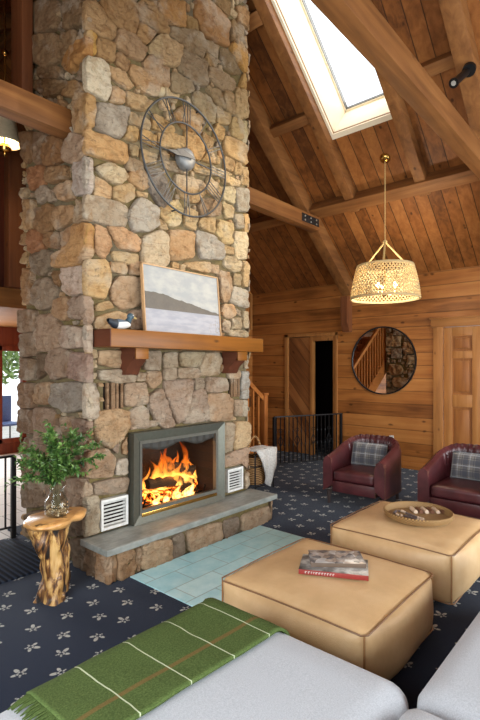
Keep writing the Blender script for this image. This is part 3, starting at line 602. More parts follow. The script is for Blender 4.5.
def build_stones(bm, face, to3, h0, keep=lambda P: True):
    lay = bm.verts.layers.float_color.new('stone_colour')
    for P, col in face.stones:
        if not keep(P): continue
        n = len(P); c = [sum(p[i] for p in P)/n for i in (0, 1)]
        # round the corners, then resample
        Q = []
        for a, b in zip(P, P[1:]+P[:1]):
            for f in (.09, .5, .91): Q.append((a[0]+(b[0]-a[0])*f, a[1]+(b[1]-a[1])*f))
        L = [0]
        for a, b in zip(Q, Q[1:]+Q[:1]): L.append(L[-1]+math.hypot(b[0]-a[0], b[1]-a[1]))
        if L[-1] < .06: continue
        K = max(14, min(46, int(L[-1]/.022))); R = []; j = 0
        for k in range(K):
            s = L[-1]*k/K
            while L[j+1] < s: j += 1
            f = (s-L[j])/max(L[j+1]-L[j], 1e-9); a, b = Q[j], Q[(j+1) % len(Q)]; R.append((a[0]+(b[0]-a[0])*f, a[1]+(b[1]-a[1])*f))
        size = math.sqrt(abs(sum(a[0]*b[1]-b[0]*a[1] for a, b in zip(R, R[1:]+R[:1])))/2)
        hh = h0*rng.uniform(.8, 1.35)*min(1, .5+size*2.5); sx, sy = rng.uniform(-.06, .06), rng.uniform(-.06, .06)
        gap = -min(.010, size*.06); rings = []; jit = rng.uniform(0, 50)
        kk_ = rng.uniform(.95, 1.24); cv = [min(1, (x*.74+m*.26)*kk_) for x, m in zip(col[:3], lin((172, 140, 98)))]+[1]
        for (f, z) in ((1, -.012), (.998, .5), (.972, .84), (.92, .98), (.8, 1.02), (.62, 1.04), (.42, 1.05), (.2, 1.06)):
            ring = []
            for (x, y) in R:
                dx, dy = x-c[0], y-c[1]; r = math.hypot(dx, dy) or 1
                k = max(0.02, f*(1-gap/r)); px, py = c[0]+dx*k, c[1]+dy*k
                nz = noise.noise(Vector((px*16, py*16, jit))); n2 = noise.noise(Vector((px*42, py*42, jit+9)))
                zz = hh*z+((px-c[0])*sx+(py-c[1])*sy+nz*.024+n2*.014)*(1 if z > .4 else 0)
                e = noise.noise(Vector((x*22, y*22, jit+3)))*.005
                v = bm.verts.new(to3(px+e*dx/r, py+e*dy/r, zz)); v[lay] = cv; ring.append(v)
            rings.append(ring)
        cen = bm.verts.new(to3(c[0], c[1], hh*1.08)); cen[lay] = cv
        for A, B in zip(rings, rings[1:]):
            for k in range(K): bm.faces.new((A[k], A[(k+1) % K], B[(k+1) % K], B[k]))
        for k in range(K): bm.faces.new((rings[-1][k], rings[-1][(k+1) % K], cen))
chim = thing('stone_chimney', 'tall fieldstone chimney with slate topped hearth, rising through the ceiling', 'chimney', ((CX0+CX1)/2, (CY0+CY1)/2, 0))
FBX = (2.34, 3.285, .25, .93)   # firebox opening
bm = NB()
box(bm, (CX0, CY0, 0), (FBX[0], CY1-.02, 6.4)); box(bm, (FBX[1], CY0, 0), (CX1, CY1-.02, 6.4)); box(bm, (FBX[0], CY0, FBX[3]), (FBX[1], CY1-.02, 6.4)); box(bm, (FBX[0], CY0, 0), (FBX[1], CY1-.02, FBX[2])); box(bm, (FBX[0], CY0+.5, FBX[2]), (FBX[1], CY1-.02, FBX[3])); box(bm, (2.25, CY1-.02, 0), (CX1, 4.54, 6.4))
obj('mortar_core', bm, M_mortar, chim, smooth=0)
bm = NB(); build_stones(bm, FF, lambda p, q, h: (p, CY0-h, q), .042); obj('front_fieldstone', bm, M_stone, chim, 50)
bm = NB(); build_stones(bm, LFc, lambda p, q, h: (CX0-h, p, q), .046); obj('side_fieldstone', bm, M_stone, chim, 50)
bm = NB(); build_stones(bm, RFc, lambda p, q, h: (CX1+h, p, q), .03); obj('side_fieldstone', bm, M_stone, chim, 50)
# hearth
HF = Face(1.89, 3.745, 0, .205)
load([(80, 490, 2.4, [((166,130,100), '66,165 90,158 92,222 66,228'), ((176,142,112), '95,155 135,145 138,205 95,218'), ((172,146,120), '155,130 220,118 222,175 150,195'), ((160,134,112), '139,143 150,136 146,192 141,198'), ((132,118,108), '225,115 252,105 252,160 225,170'), ((180,154,130), '260,100 345,78 345,125 265,150'), ((124,114,108), '350,76 385,66 380,105 350,118'), ((172,148,126), '392,62 462,38 460,80 392,104')])], lambda u, v: ony(u, v, 2.835), HF, lambda x, z: (min(max(x, 1.885), 3.75), min(max(z, .005), .203)), 1.05)
bm = NB(); box(bm, (1.915, 2.865, 0), (3.72, 3.2, .205)); obj('hearth_core', bm, M_mortar, chim, smooth=0)
bm = NB(); build_stones(bm, HF, lambda p, q, h: (p, 2.865-h, q), .028)
HS = Face(2.84, 3.2, 0, .205); HS.add([(2.842, .004), (3.0, .004), (3.0, .2), (2.842, .2)], L4((160,124,96), 1.05)); HS.add([(3.01, .004), (3.15, .004), (3.15, .2), (3.01, .2)], L4((112,92,78), 1.1))
bm2 = NB(); build_stones(bm2, HS, lambda p, q, h: (1.915-h, p, q), .026); obj('hearth_side_stone', bm2, M_stone, chim, 50)
HS2 = Face(2.84, 3.2, 0, .205); HS2.add([(2.842, .004), (3.15, .004), (3.15, .2), (2.842, .2)], L4((160,134,112)))
bm2 = NB(); build_stones(bm2, HS2, lambda p, q, h: (3.72+h, p, q), .026); obj('hearth_side_stone', bm2, M_stone, chim, 50)
obj('hearth_front_stone', bm, M_stone, chim, 50)
bm = NB(); cushion(bm, (1.865, 2.815, .205), (3.80, 3.16, .252), .006, 0, 14, None, 0, .002); obj('hearth_slab', bm, M_slate, chim, 50)
# wood niches: upright slips of stone in a recess
for (x0, x1, z0, z1, n) in ((2.068, 2.238, 1.178, 1.38, 4), (3.475, 3.615, 1.205, 1.405, 4)):
    bm = NB(); box(bm, (x0, CY0-.004, z0), (x1, CY0+.01, z1)); obj('niche_back', bm, M_dark, chim, 0)
    bm = NB(); ly = bm.verts.layers.float_color.new('stone_colour')
    for k in range(n):
        xa = x0+(x1-x0)*(k+.28)/n; box(bm, (xa, CY0-.034, z0), (xa+(.022 if k != 1 else .034), CY0-.004, z1), .006, Matrix.Translation((0, 0, 0)))
    for v in bm.verts: v[ly] = L4((150, 120, 92))
    obj('niche_slip', bm, M_stone, chim, 50)
# firebox lining
t = NT('firebrick'); b = t.new('TexBrick'); t.put(b.inputs['Vector'], t.vec(t.xyz(t.coord())[0], t.xyz(t.coord())[2], 0)); b.inputs['Scale'].default_value = 1; b.inputs['Brick Width'].default_value = .2; b.inputs['Row Height'].default_value = .075; b.inputs['Mortar Size'].default_value = .005
b.inputs['Color1'].default_value = (.045, .028, .02, 1); b.inputs['Color2'].default_value = (.03, .02, .014, 1); b.inputs['Mortar'].default_value = (.03, .022, .018, 1)
M_fb = t.done(t.bsdf(b.outputs[0], .9))
bm = NB(); e = .012
box(bm, (FBX[0], CY0+.48, FBX[2]), (FBX[1], CY0+.499, FBX[3])); box(bm, (FBX[0], CY0, FBX[2]), (FBX[0]+e, CY0+.48, FBX[3])); box(bm, (FBX[1]-e, CY0, FBX[2]), (FBX[1], CY0+.48, FBX[3])); box(bm, (FBX[0], CY0, FBX[3]-e), (FBX[1], CY0+.48, FBX[3])); box(bm, (FBX[0], CY0, FBX[2]), (FBX[1], CY0+.48, FBX[2]+.02))
obj('firebox', bm, M_fb, chim, 0)

# ------------------------------------------------------------------ mantel
man = thing('mantel_shelf', 'thick orange timber mantel shelf on two brackets across the chimney', 'mantel', (2.84, 3.05, 1.645))
bm = NB(); box(bm, (1.972, 2.925, 1.645), (3.715, 3.15, 1.776), .006); obj('shelf', bm, M_mantel, man)
bm = NB(); box(bm, (1.966, 2.928, 1.648), (1.973, 3.148, 1.773)); obj('shaded_end', bm, M_mantel_end, man)  # left end's shade put into a darker, redder wood colour
for x0, x1 in ((2.20, 2.325), (3.36, 3.50)):
    bm = NB(); prism(bm, [(3.15, 1.644), (2.96, 1.644), (2.955, 1.60), (2.985, 1.555), (3.05, 1.50), (3.08, 1.44), (3.15, 1.44)], x0, x1, 'x'); c = obj('bracket', bm, M_mantel_end, man, 30)
    bm = NB(); box(bm, (x0+.003, 2.947, 1.56), (x1-.003, 2.957, 1.643), .003); obj('front_block', bm, M_mantel, c)

# ------------------------------------------------------------------ fireplace insert
M_pewter = plain('brushed_pewter', lin((98, 98, 88)), .45, .6, 40, .1, .03)
M_pewter_d = plain('dark_pewter', lin((96, 94, 86)), .5, .6, 40, .1, .03)
ins = thing('fireplace_insert', 'pewter framed glass fireplace front set in the stone chimney', 'fireplace', (2.835, 3.12, .252))
fx0, fx1, fz0, fz1 = 2.288, 3.335, .253, .98; yf = 3.10
def frame(bm, x0, x1, z0, z1, w, y_out, y_in, yb, wb=None):
    wb = w if wb is None else wb
    O = [(x0, z0), (x1, z0), (x1, z1), (x0, z1)]; I = [(x0+w, z0+wb), (x1-w, z0+wb), (x1-w, z1-w), (x0+w, z1-w)]
    A = [bm.verts.new((p[0], yb, p[1])) for p in O]; B = [bm.verts.new((p[0], y_out, p[1])) for p in O]; C = [bm.verts.new((p[0], y_in, p[1])) for p in I]; D = [bm.verts.new((p[0], yb, p[1])) for p in I]
    for U, V in ((A, B), (B, C), (C, D)):
        for k in range(4): bm.faces.new((U[k], U[(k+1) % 4], V[(k+1) % 4], V[k]))
bm = NB(); frame(bm, fx0, fx1, fz0, fz1, .072, 3.088, 3.112, 3.16, .062); obj('surround', bm, M_pewter, ins, 20)
bm = NB(); frame(bm, fx0+.072, fx1-.072, fz0+.062, fz1-.072, .026, 3.106, 3.11, 3.15, .04); obj('door_frame', bm, M_pewter_d, ins, 20)
bm = NB(); box(bm, (fx0+.09, 3.104, fz0+.045), (fx1-.09, 3.118, fz0+.075), .004); obj('ash_rail', bm, M_brass, ins)
bm = NB()
def val(s, t_):
    x = fx0+.11+(fx1-fx0-.22)*s; lo = .835+.018*math.cos(s*PI*4)-.012*abs(2*s-1); return Vector((x, 3.125+.004*math.sin(s*60), lo+(.895-lo)*t_))
grid(bm, val, 60, 3); obj('valance', bm, plain('mesh_valance', lin((46, 43, 38)), .7), ins, solid=.004)
bm = NB(); box(bm, (fx0+.11, 3.135, fz0+.10), (fx1-.11, 3.139, fz1-.11)); obj('glass_door', bm, M_fireglass, ins)
# grate, logs and flames
M_bark = wood('charred_log', [(.012, .008, .006, 1), (.05, .028, .016, 1), (.16, .08, .04, 1)], grain=0, rough=.9, knots=0)
gr = thing('fire_grate', 'black iron grate holding the burning logs', 'grate', (2.84, 3.35, .27)); bm = NB()
for k in range(8): x = 2.5+.1*k; tube(bm, [(x, 3.22, .39), (x, 3.24, .33), (x, 3.52, .33)], .009)
tube(bm, [(2.48, 3.26, .325), (3.22, 3.26, .325)], .009); tube(bm, [(2.48, 3.48, .325), (3.22, 3.48, .325)], .009); obj('bar_grid', bm, M_iron, gr)
for x in (2.5, 3.2):
    for y in (3.26, 3.48): bm = NB(); tube(bm, [(x, y, .325), (x, y, .27)], .009); obj('foot', bm, M_iron, gr)
t = NT('ember'); n = t.noise(t.coord(), 28, 4, .7); X = t.xyz(t.coord())
e = t.new('Emission'); t.put(e.inputs[0], t.ramp(n, [(.4, (.25, .012, .0, 1)), (.55, (1, .16, .01, 1)), (.7, (1, .5, .1, 1))])); t.put(e.inputs[1], t.math('MULTIPLY', t.smooth(n, .42, .66), 5.0))
d_ = t.new('BsdfDiffuse'); d_.inputs[0].default_value = (.02, .012, .008, 1); ad = t.new('AddShader'); t.t.links.new(e.outputs[0], ad.inputs[0]); t.t.links.new(d_.outputs[0], ad.inputs[1]); M_ember = t.done(ad.outputs[0])
def log(a, b, r, lab, ember=False):
    bm = NB(); a, b = Vector(a), Vector(b); N = 14; pts = [a+(b-a)*k/N+Vector((0, 0, .006*math.sin(k*1.7))) for k in range(N+1)]
    tube(bm, pts, [r*(1+.09*math.sin(k*2.3+a.x*9)) for k in range(N+1)], 14)
    for v in bm.verts: v.co += noise.noise_vector(v.co*26)*.008
    o = obj('firewood_log', bm, M_ember if ember else M_bark, None, 60); return tag(o, lab, 'log', 'logs burning in the fireplace')
log((2.55, 3.26, .505), (2.98, 3.31, .455), .044, 'dark charred log lying on top at the front left of the fire')
log((2.86, 3.42, .60), (3.15, 3.34, .52), .05, 'short charred log standing higher at the right of the fire')
log((2.52, 3.34, .39), (3.2, 3.38, .39), .055, 'glowing ember covered log low across the grate, at the back', True)
log((2.56, 3.25, .385), (2.95, 3.27, .385), .045, 'glowing ember covered log low at the front left', True)
log((2.9, 3.24, .385), (3.2, 3.40, .41), .05, 'charred log slanting low at the front right of the grate')
bm = NB(); rr = random.Random(3)
for k in range(90): ball(bm, (rr.uniform(2.45, 3.22), rr.uniform(3.2, 3.5), .285+rr.uniform(0, .03)), rr.uniform(.012, .028), (1, 1, .7), 6, 5)
o = obj('glowing_embers', bm, M_ember); tag(o, 'bed of glowing orange embers under the grate', 'embers', kind='stuff')
t = NT('flame'); X = t.xyz(t.coord()); n = t.noise(t.scale(t.coord(), (20, 20, 6)), 1, 5, .65, dist=1.0)
hgt = t.math('ADD', t.math('SUBTRACT', X[2], .36), t.math('MULTIPLY', t.math('SUBTRACT', n, .5), .35))
hn = t.math('DIVIDE', hgt, .42)
col = t.ramp(hn, [(0, (1, .58, .17, 1)), (.3, (1, .40, .07, 1)), (.65, (1, .20, .016, 1)), (1, (.8, .09, .005, 1))])
lw = t.new('LayerWeight'); lw.inputs[0].default_value = .5; core = t.math('SUBTRACT', 1, lw.outputs[1])
e = t.new('Emission'); t.put(e.inputs[0], col); t.put(e.inputs[1], t.ramp(hn, [(0, (7.0,)*3), (.35, (3.6,)*3), (1, (.9,)*3)])); tr = t.new('BsdfTransparent'); ms = t.new('MixShader')
fade = t.ramp(hn, [(0, (.9,)*3), (.5, (.62,)*3), (1, (.22,)*3)])
t.put(ms.inputs[0], t.math('MULTIPLY', t.math('MULTIPLY', t.math('POWER', core, 2.2), t.smooth(n, .34, .62)), fade, clamp=True)); t.t.links.new(tr.outputs[0], ms.inputs[1]); t.t.links.new(e.outputs[0], ms.inputs[2]); M_flame = t.done(ms.outputs[0])
FL = [(2.56, 3.33, .42, .20, .055), (2.63, 3.30, .44, .16, .06), (2.50, 3.36, .44, .24, .04), (2.70, 3.36, .42, .26, .06), (2.78, 3.40, .40, .34, .07), (2.80, 3.36, .44, .44, .045), (2.86, 3.36, .42, .32, .07), (2.93, 3.38, .44, .24, .06), (2.98, 3.40, .45, .26, .05), (3.04, 3.37, .46, .40, .05), (3.08, 3.33, .42, .2, .06), (3.14, 3.38, .44, .18, .05), (2.60, 3.22, .335, .11, .045), (2.70, 3.21, .335, .09, .04), (2.82, 3.215, .335, .13, .05), (2.91, 3.21, .335, .10, .045), (3.0, 3.21, .335, .12, .045), (2.74, 3.30, .40, .17, .06), (2.88, 3.29, .46, .17, .06), (3.0, 3.31, .42, .17, .055)]
for k, (x, y, z, h, r) in enumerate(FL):
    bm = NB(); N = 18; w = rr.uniform(0, 6); pts = []; ra = []
    for i in range(N+1):
        s = i/N; pts.append((x+.03+.045*s*math.sin(s*7+w)+.04*s*math.cos(w), y+.02*s*math.sin(s*5+w*2), z-.04+(h+.04)*s)); ra.append(max(.0015, r*(math.sin(PI*min(1, s*.8+.16))**.8)*(1-s)**.7*1.2*(1+.22*math.sin(s*13+w))))
    tube(bm, pts, ra, 14)
    for v in bm.verts: v.co += noise.noise_vector(v.co*17)*.012
    o = obj('flame', bm, M_flame, None, 180); tag(o, 'orange flame rising from the burning logs', 'flame', 'flames over the logs in the fireplace')
# vents
for (x0, x1, z0, z1, lab) in ((2.022, 2.262, .272, .502, 'white louvred vent grille left of the fireplace'), (3.42, 3.645, .285, .508, 'white louvred vent grille right of the fireplace')):
    v = thing('vent_grille', lab, 'vent', ((x0+x1)/2, 3.14, z0)); bm = NB(); frame(bm, x0, x1, z0, z1, .02, 3.125, 3.125, 3.17); obj('rim', bm, M_white, v, 20)
    bm = NB(); box(bm, (x0+.015, 3.168, z0+.015), (x1-.015, 3.172, z1-.015)); obj('duct_screen', bm, M_dark, v, 0)
    bm = NB()
    for k in range(7):
        z = z0+.036+(z1-z0-.06)*k/6.3; box(bm, (x0+.018, -.0015, -.0085), (x1-.018, .0015, .0085), 0, Matrix.Translation((0, 3.142, z)) @ Matrix.Rotation(.5, 4, 'X'))
    obj('louvre_set', bm, M_white, v, 0)
# ------------------------------------------------------------------ things on the chimney
M_clock = plain('clock_grey_iron', lin((66, 66, 66)), .5, .5, 30, .2, .1)
ck = thing('wall_clock', 'large round open iron clock with roman numerals on the stone chimney', 'clock', (2.845, 3.09, 3.33))
CX_, CZ_, CY_ = 2.845, 3.31, 3.085
def ring(bm, R, r, y): tube(bm, [(CX_+R*math.cos(2*PI*k/72), y, CZ_+R*math.sin(2*PI*k/72)) for k in range(72)], r, 8, closed=True)
bm = NB(); ring(bm, .492, .0085, CY_); obj('outer_ring', bm, M_clock, ck)
bm = NB(); ring(bm, .298, .0075, CY_); obj('inner_ring', bm, M_clock, ck)
def cp(ang, r, off=0): # angle clockwise from 12, sideways offset
    return (CX_+r*math.sin(ang)+off*math.cos(ang), CY_, CZ_+r*math.cos(ang)-off*math.sin(ang))
NUM = {1: 'I', 2: 'II', 3: 'III', 4: 'IIII', 5: 'V', 6: 'VI', 7: 'VII', 8: 'VIII', 9: 'IX', 10: 'X', 11: 'XI', 12: 'XII'}
for h, s in NUM.items():
    a = h*PI/6; wid = {'I': .028, 'V': .05, 'X': .05}; tot = sum(wid[c] for c in s); x = -tot/2; bm = NB()
    for c in s:
        xc = x+wid[c]/2; x += wid[c]; ri, ro = .30, .486
        segs = {'I': [((ri, xc), (ro, xc))], 'V': [((ro, xc-.02), (ri, xc)), ((ro, xc+.02), (ri, xc))], 'X': [((ro, xc-.02), (ri, xc+.02)), ((ro, xc+.02), (ri, xc-.02))]}[c]
        for p, q in segs: bar(bm, cp(a, p[0], p[1]), cp(a, q[0], q[1]), .0055, .006, 0, (0, 1, 0))
    obj('numeral', bm, M_clock, ck)
bm = NB()
for a in (0, PI/2, PI, 3*PI/2): tube(bm, [cp(a, .05), cp(a, .298)], .006, 6)
obj('spoke', bm, M_clock, ck)
bm = NB(); t_ = NB(); lathe(t_, [(.001, -.03), (.05, -.028), (.085, -.012), (.095, .006), (.095, .05)], n=32); merge(bm, t_, Matrix.Translation((CX_, CY_-.005, CZ_)) @ Matrix.Rotation(-PI/2, 4, 'X')); obj('hub', bm, plain('clock_hub', lin((116, 116, 114)), .5, .4), ck)
for ang, L, w in ((-1.50, .17, .03), (-1.66, .27, .02)):
    bm = NB(); c = Vector(cp(ang, -.04)); e = Vector(cp(ang, L)); m = Vector(cp(ang, L*.6, w)); m2 = Vector(cp(ang, L*.6, -w)); b1, b2 = Vector(cp(ang, -.04, .008)), Vector(cp(ang, -.04, -.008))
    P = [(p.x, p.z) for p in (b1, m, e, m2, b2)]; prism(bm, P, CY_-.052-w*.2, CY_-.046-w*.2, 'y'); obj('hand', bm, M_clock, ck)
for a, r_, w_ in ((.3, .492, .008), (3.4, .492, .008), (0, 0, .02)): p = cp(a, r_); bm = NB(); tube(bm, [p, (p[0], 3.16, p[2])], w_); obj('wall_pin', bm, M_clock, ck)
# painting leaning on the mantel
t = NT('lake_painting'); X = t.xyz(t.coord()); co = t.coord(); u = t.math('DIVIDE', X[0], .87); v = t.math('DIVIDE', X[2], .545)
n = t.noise(t.scale(co, (5, 5, 9)), 1.5, 5); n1 = t.noise(t.scale(co, (3, 3, 12)), 2, 4); n2 = t.noise(co, 60, 3)
sky_ = t.mix(t.smooth(n, .35, .7), cc((146, 149, 149)), cc((168, 167, 161)))
lake = t.mix(t.smooth(n1, .35, .65), cc((142, 144, 152)), cc((160, 160, 166)))
top = t.math('ADD', t.math('ADD', .61, t.math('MULTIPLY', t.math('POWER', t.math('MAXIMUM', t.math('SUBTRACT', u, .12), 0), 1.15), -.27)), t.math('MULTIPLY', t.math('SUBTRACT', t.noise(t.vec(u, 0, 0), 6, 4), .5), .10))
hill = t.math('MULTIPLY', t.math('LESS_THAN', v, top), t.math('GREATER_THAN', v, .355))
c = t.mix(t.math('GREATER_THAN', v, .36), lake, sky_); c = t.mix(hill, c, t.mix(n, cc((72, 67, 62)), cc((104, 97, 87))))
reed = t.math('MULTIPLY', t.math('MULTIPLY', t.smooth(u, .80, .9), t.math('SUBTRACT', 1, t.smooth(v, .1, .36))), t.smooth(t.noise(t.scale(co, (40, 1, 22)), 1, 3), .52, .6))
c = t.mix(t.math('MULTIPLY', reed, .7), c, cc((122, 104, 70))); c = t.mix(t.math('MULTIPLY', n2, .12), c, cc((150, 140, 130)))
M_paint = t.done(t.bsdf(c, .7, t.bump(n2, .2, .002)))
pt = thing('landscape_painting', 'framed painting of a lake and low dark hill, leaning on the mantel', 'painting', (2.36, 3.045, 1.777))
pt.rotation_euler = (math.radians(-5), 0, 0)
bm = NB(); box(bm, (.006, -.004, .006), (.864, .014, .549)); c_ = obj('canvas', bm, M_paint, None, 0); c_.parent = pt
bm = NB()
for lo, hi in (((0, -.014, 0), (.009, .02, .555)), ((.861, -.014, 0), (.87, .02, .555)), ((0, -.014, 0), (.87, .02, .009)), ((0, -.014, .546), (.87, .02, .555))): box(bm, lo, hi, .001)
c_ = obj('frame', bm, plain('oak_frame', lin((184, 146, 104)), .5)); c_.parent = pt
# duck decoy
dk = thing('duck_decoy', 'small painted wooden duck decoy standing on the mantel left end', 'decoy', (2.115, 3.0, 1.777))
bm = NB()
def db(u, v):
    s = u; a = 2*PI*v; r = .05*math.sin(PI*min(1, s*.93+.07))**.6*(1 if s < .9 else 1); y = math.cos(a)*r*.85; z = math.sin(a)*r*.75
    return Vector((1.995+.2*s, 3.0+y, 1.817+max(z, -.038)+(.022*(max(0, .25-s)/.25))))
grid(bm, lambda u, v: db(u, v), 20, 16); bmesh.ops.remove_doubles(bm, verts=bm.verts, dist=1e-4)
t = NT('duck_body'); X = t.xyz(t.coord()); w_ = t.math('ADD', X[2], t.math('MULTIPLY', t.math('SUBTRACT', X[0], 2.1), -.15)); c = t.mix(t.smooth(w_, 1.826, 1.834), cc((214, 214, 210)), cc((84, 100, 116)))
c = t.mix(t.math('LESS_THAN', X[0], 2.06), c, cc((34, 40, 48))); obj('body', bm, t.done(t.bsdf(c, .5)), dk)
bm = NB(); tube(bm, [(2.165, 3.0, 1.835), (2.182, 3.0, 1.862), (2.187, 3.0, 1.875)], [.026, .02, .022], 12); ball(bm, (2.192, 3.0, 1.882), .026, (1.15, .85, .95)); obj('head', bm, plain('duck_head', lin((48, 72, 84)), .45), dk)
bm = NB(); tube(bm, [(2.212, 3.0, 1.878), (2.232, 3.0, 1.872), (2.245, 3.0, 1.869)], [.011, .009, .006], 8); obj('bill', bm, plain('duck_bill', lin((176, 150, 96)), .5), dk)
bm = NB(); ball(bm, (2.203, 2.979, 1.888), .0045); obj('eye', bm, M_white, dk)

# ------------------------------------------------------------------ stump table, vase and branches
t = NT('burl_top'); co = t.coord(); n = t.noise(t.scale(co, (6, 14, 4)), 1, 5, .6, dist=1.5); vo = t.new('TexVoronoi'); t.put(vo.inputs['Vector'], co); vo.inputs['Scale'].default_value = 9
c = t.ramp(n, [(.3, cc((150, 96, 48))), (.5, cc((196, 144, 84))), (.7, cc((206, 158, 98)))]); c = t.mix(t.math('MULTIPLY', t.smooth(t.noise(co, 9, 3), .565, .61), .9), c, (.03, .016, .008, 1))
M_burl = t.done(t.bsdf(c, .3, t.bump(n, .2, .004), Coat_Weight=.08))
t = NT('driftwood_trunk'); co = t.coord(); n = t.noise(t.scale(co, (16, 16, 3)), 1, 6, .65, dist=1.2)
c = t.ramp(n, [(.40, (.012, .007, .004, 1)), (.48, cc((112, 70, 33))), (.55, cc((190, 146, 84))), (.75, cc((226, 190, 134)))]); M_drift = t.done(t.bsdf(c, .4, t.bump(n, .8, .02), Coat_Weight=.2))  # near-black stop paints the shade of hollow cavities into the wood
SX, SY = 1.575, 2.97
st_ = thing('stump_table', 'live edge burl side table on a gnarled trunk, left of the hearth', 'side table', (SX, SY, 0))
bm = NB(); rr = random.Random(11); N = 40
def topo(f, z, k): 
    out = []
    for i in range(N):
        a = 2*PI*i/N; r = .185*(1+.13*math.sin(2*a+.6)+.07*math.sin(3*a+1.7)+.04*math.sin(7*a))*f; out.append(bm.verts.new((SX+r*1.08*math.cos(a), SY+r*.92*math.sin(a), z+(.006*math.sin(5*a+k)))))
    return out
R_ = [topo(.60, .478, 0), topo(.9, .488, 1), topo(1.0, .508, 2), topo(1.0, .522, 3), topo(.94, .53, 0)]
for A, B in zip(R_, R_[1:]):
    for k in range(N): bm.faces.new((A[k], A[(k+1) % N], B[(k+1) % N], B[k]))
R_[-1][0].co.z = .53
for v in R_[-1]: v.co.z = .53
bm.faces.new(R_[-1]); bm.faces.new(R_[0][::-1]); obj('tabletop', bm, M_burl, st_, 50)
bm = NB(); N = 36
def trunk(u, v):
    z = .49*v; a = 2*PI*u; f = 1-v
    r = .07+.035*v**3+.006*f**2; r *= 1+.22*math.sin(a*2+v*2.2)+.13*math.sin(a*5+v*4)+.07*math.sin(9*a-v*6)
    r += .022*f**3*(1+math.sin(3*a))
    p = Vector((SX+r*math.cos(a)+.03*math.sin(v*5)-.02, SY+r*math.sin(a), z)); return p+noise.noise_vector(p*14)*.016*(1 if v > .02 else .3)*Vector((1, 1, 0)).length/1.4
grid(bm, trunk, 48, 26, True)
for v in bm.verts: v.co.z = max(0, v.co.z)
obj('trunk', bm, M_drift, st_, 60)
vs_ = thing('glass_vase', 'clear round glass vase of wood chips on the stump table', 'vase', (SX+.005, SY-.01, .531))
VC = (SX+.005, SY-.01, .531)
bm = NB(); lathe(bm, [(.001, .003), (.06, .002), (.074, .02), (.076, .06), (.07, .10), (.05, .13), (.042, .155), (.05, .185), (.052, .188), (.048, .186), (.04, .156), (.048, .13), (.067, .10), (.073, .06), (.071, .022), (.058, .008), (.001, .008)], VC, 32); obj('bowl', bm, M_vase, vs_, 60)
bm = NB(); rr = random.Random(4)
for k in range(120):
    a = rr.uniform(0, 6.28); r = .06*math.sqrt(rr.random()); z = .014+.055*rr.random(); M = Matrix.Translation((VC[0]+r*math.cos(a), VC[1]+r*math.sin(a), VC[2]+z)) @ Matrix.Rotation(rr.uniform(0, 6), 4, 'Z') @ Matrix.Rotation(rr.uniform(0, 6), 4, 'X')
    box(bm, (-.011, -.006, -.003), (.011, .006, .003), .002, M, 1)
t = NT('wood_chips'); n = t.noise(t.coord(), 60, 2); o = obj('wood_chips', bm, t.done(t.bsdf(t.ramp(n, [(.35, cc((90, 66, 44))), (.5, cc((170, 140, 104))), (.65, cc((214, 196, 164)))]), .8)), None); tag(o, 'pale wood chips filling the bottom of the glass vase', 'wood chips', kind='stuff')
t = NT('leaf_green'); n = t.noise(t.coord(), 18, 3); M_leaf = t.done(t.bsdf(t.ramp(n, [(.3, cc((34, 58, 24))), (.5, cc((66, 98, 40))), (.7, cc((126, 156, 80)))]), .45, Transmission_Weight=0.0))
M_twig = plain('twig', lin((92, 78, 52)), .7)
BR = [(-.30, .05, .24), (-.22, -.08, .36), (-.12, .08, .44), (-.02, -.05, .50), (.10, .08, .46), (.19, -.03, .44), (.27, .06, .38), (.33, -.05, .30), (-.26, -.05, .14), (.2, -.12, .22), (0, .12, .34), (-.13, -.12, .26), (.06, -.13, .36), (-.05, .03, .42), (.12, -.1, .3), (-.2, .08, .30)]
RGT = Vector((SA, -CA, 0)); DEP = Vector((CA, SA, 0))
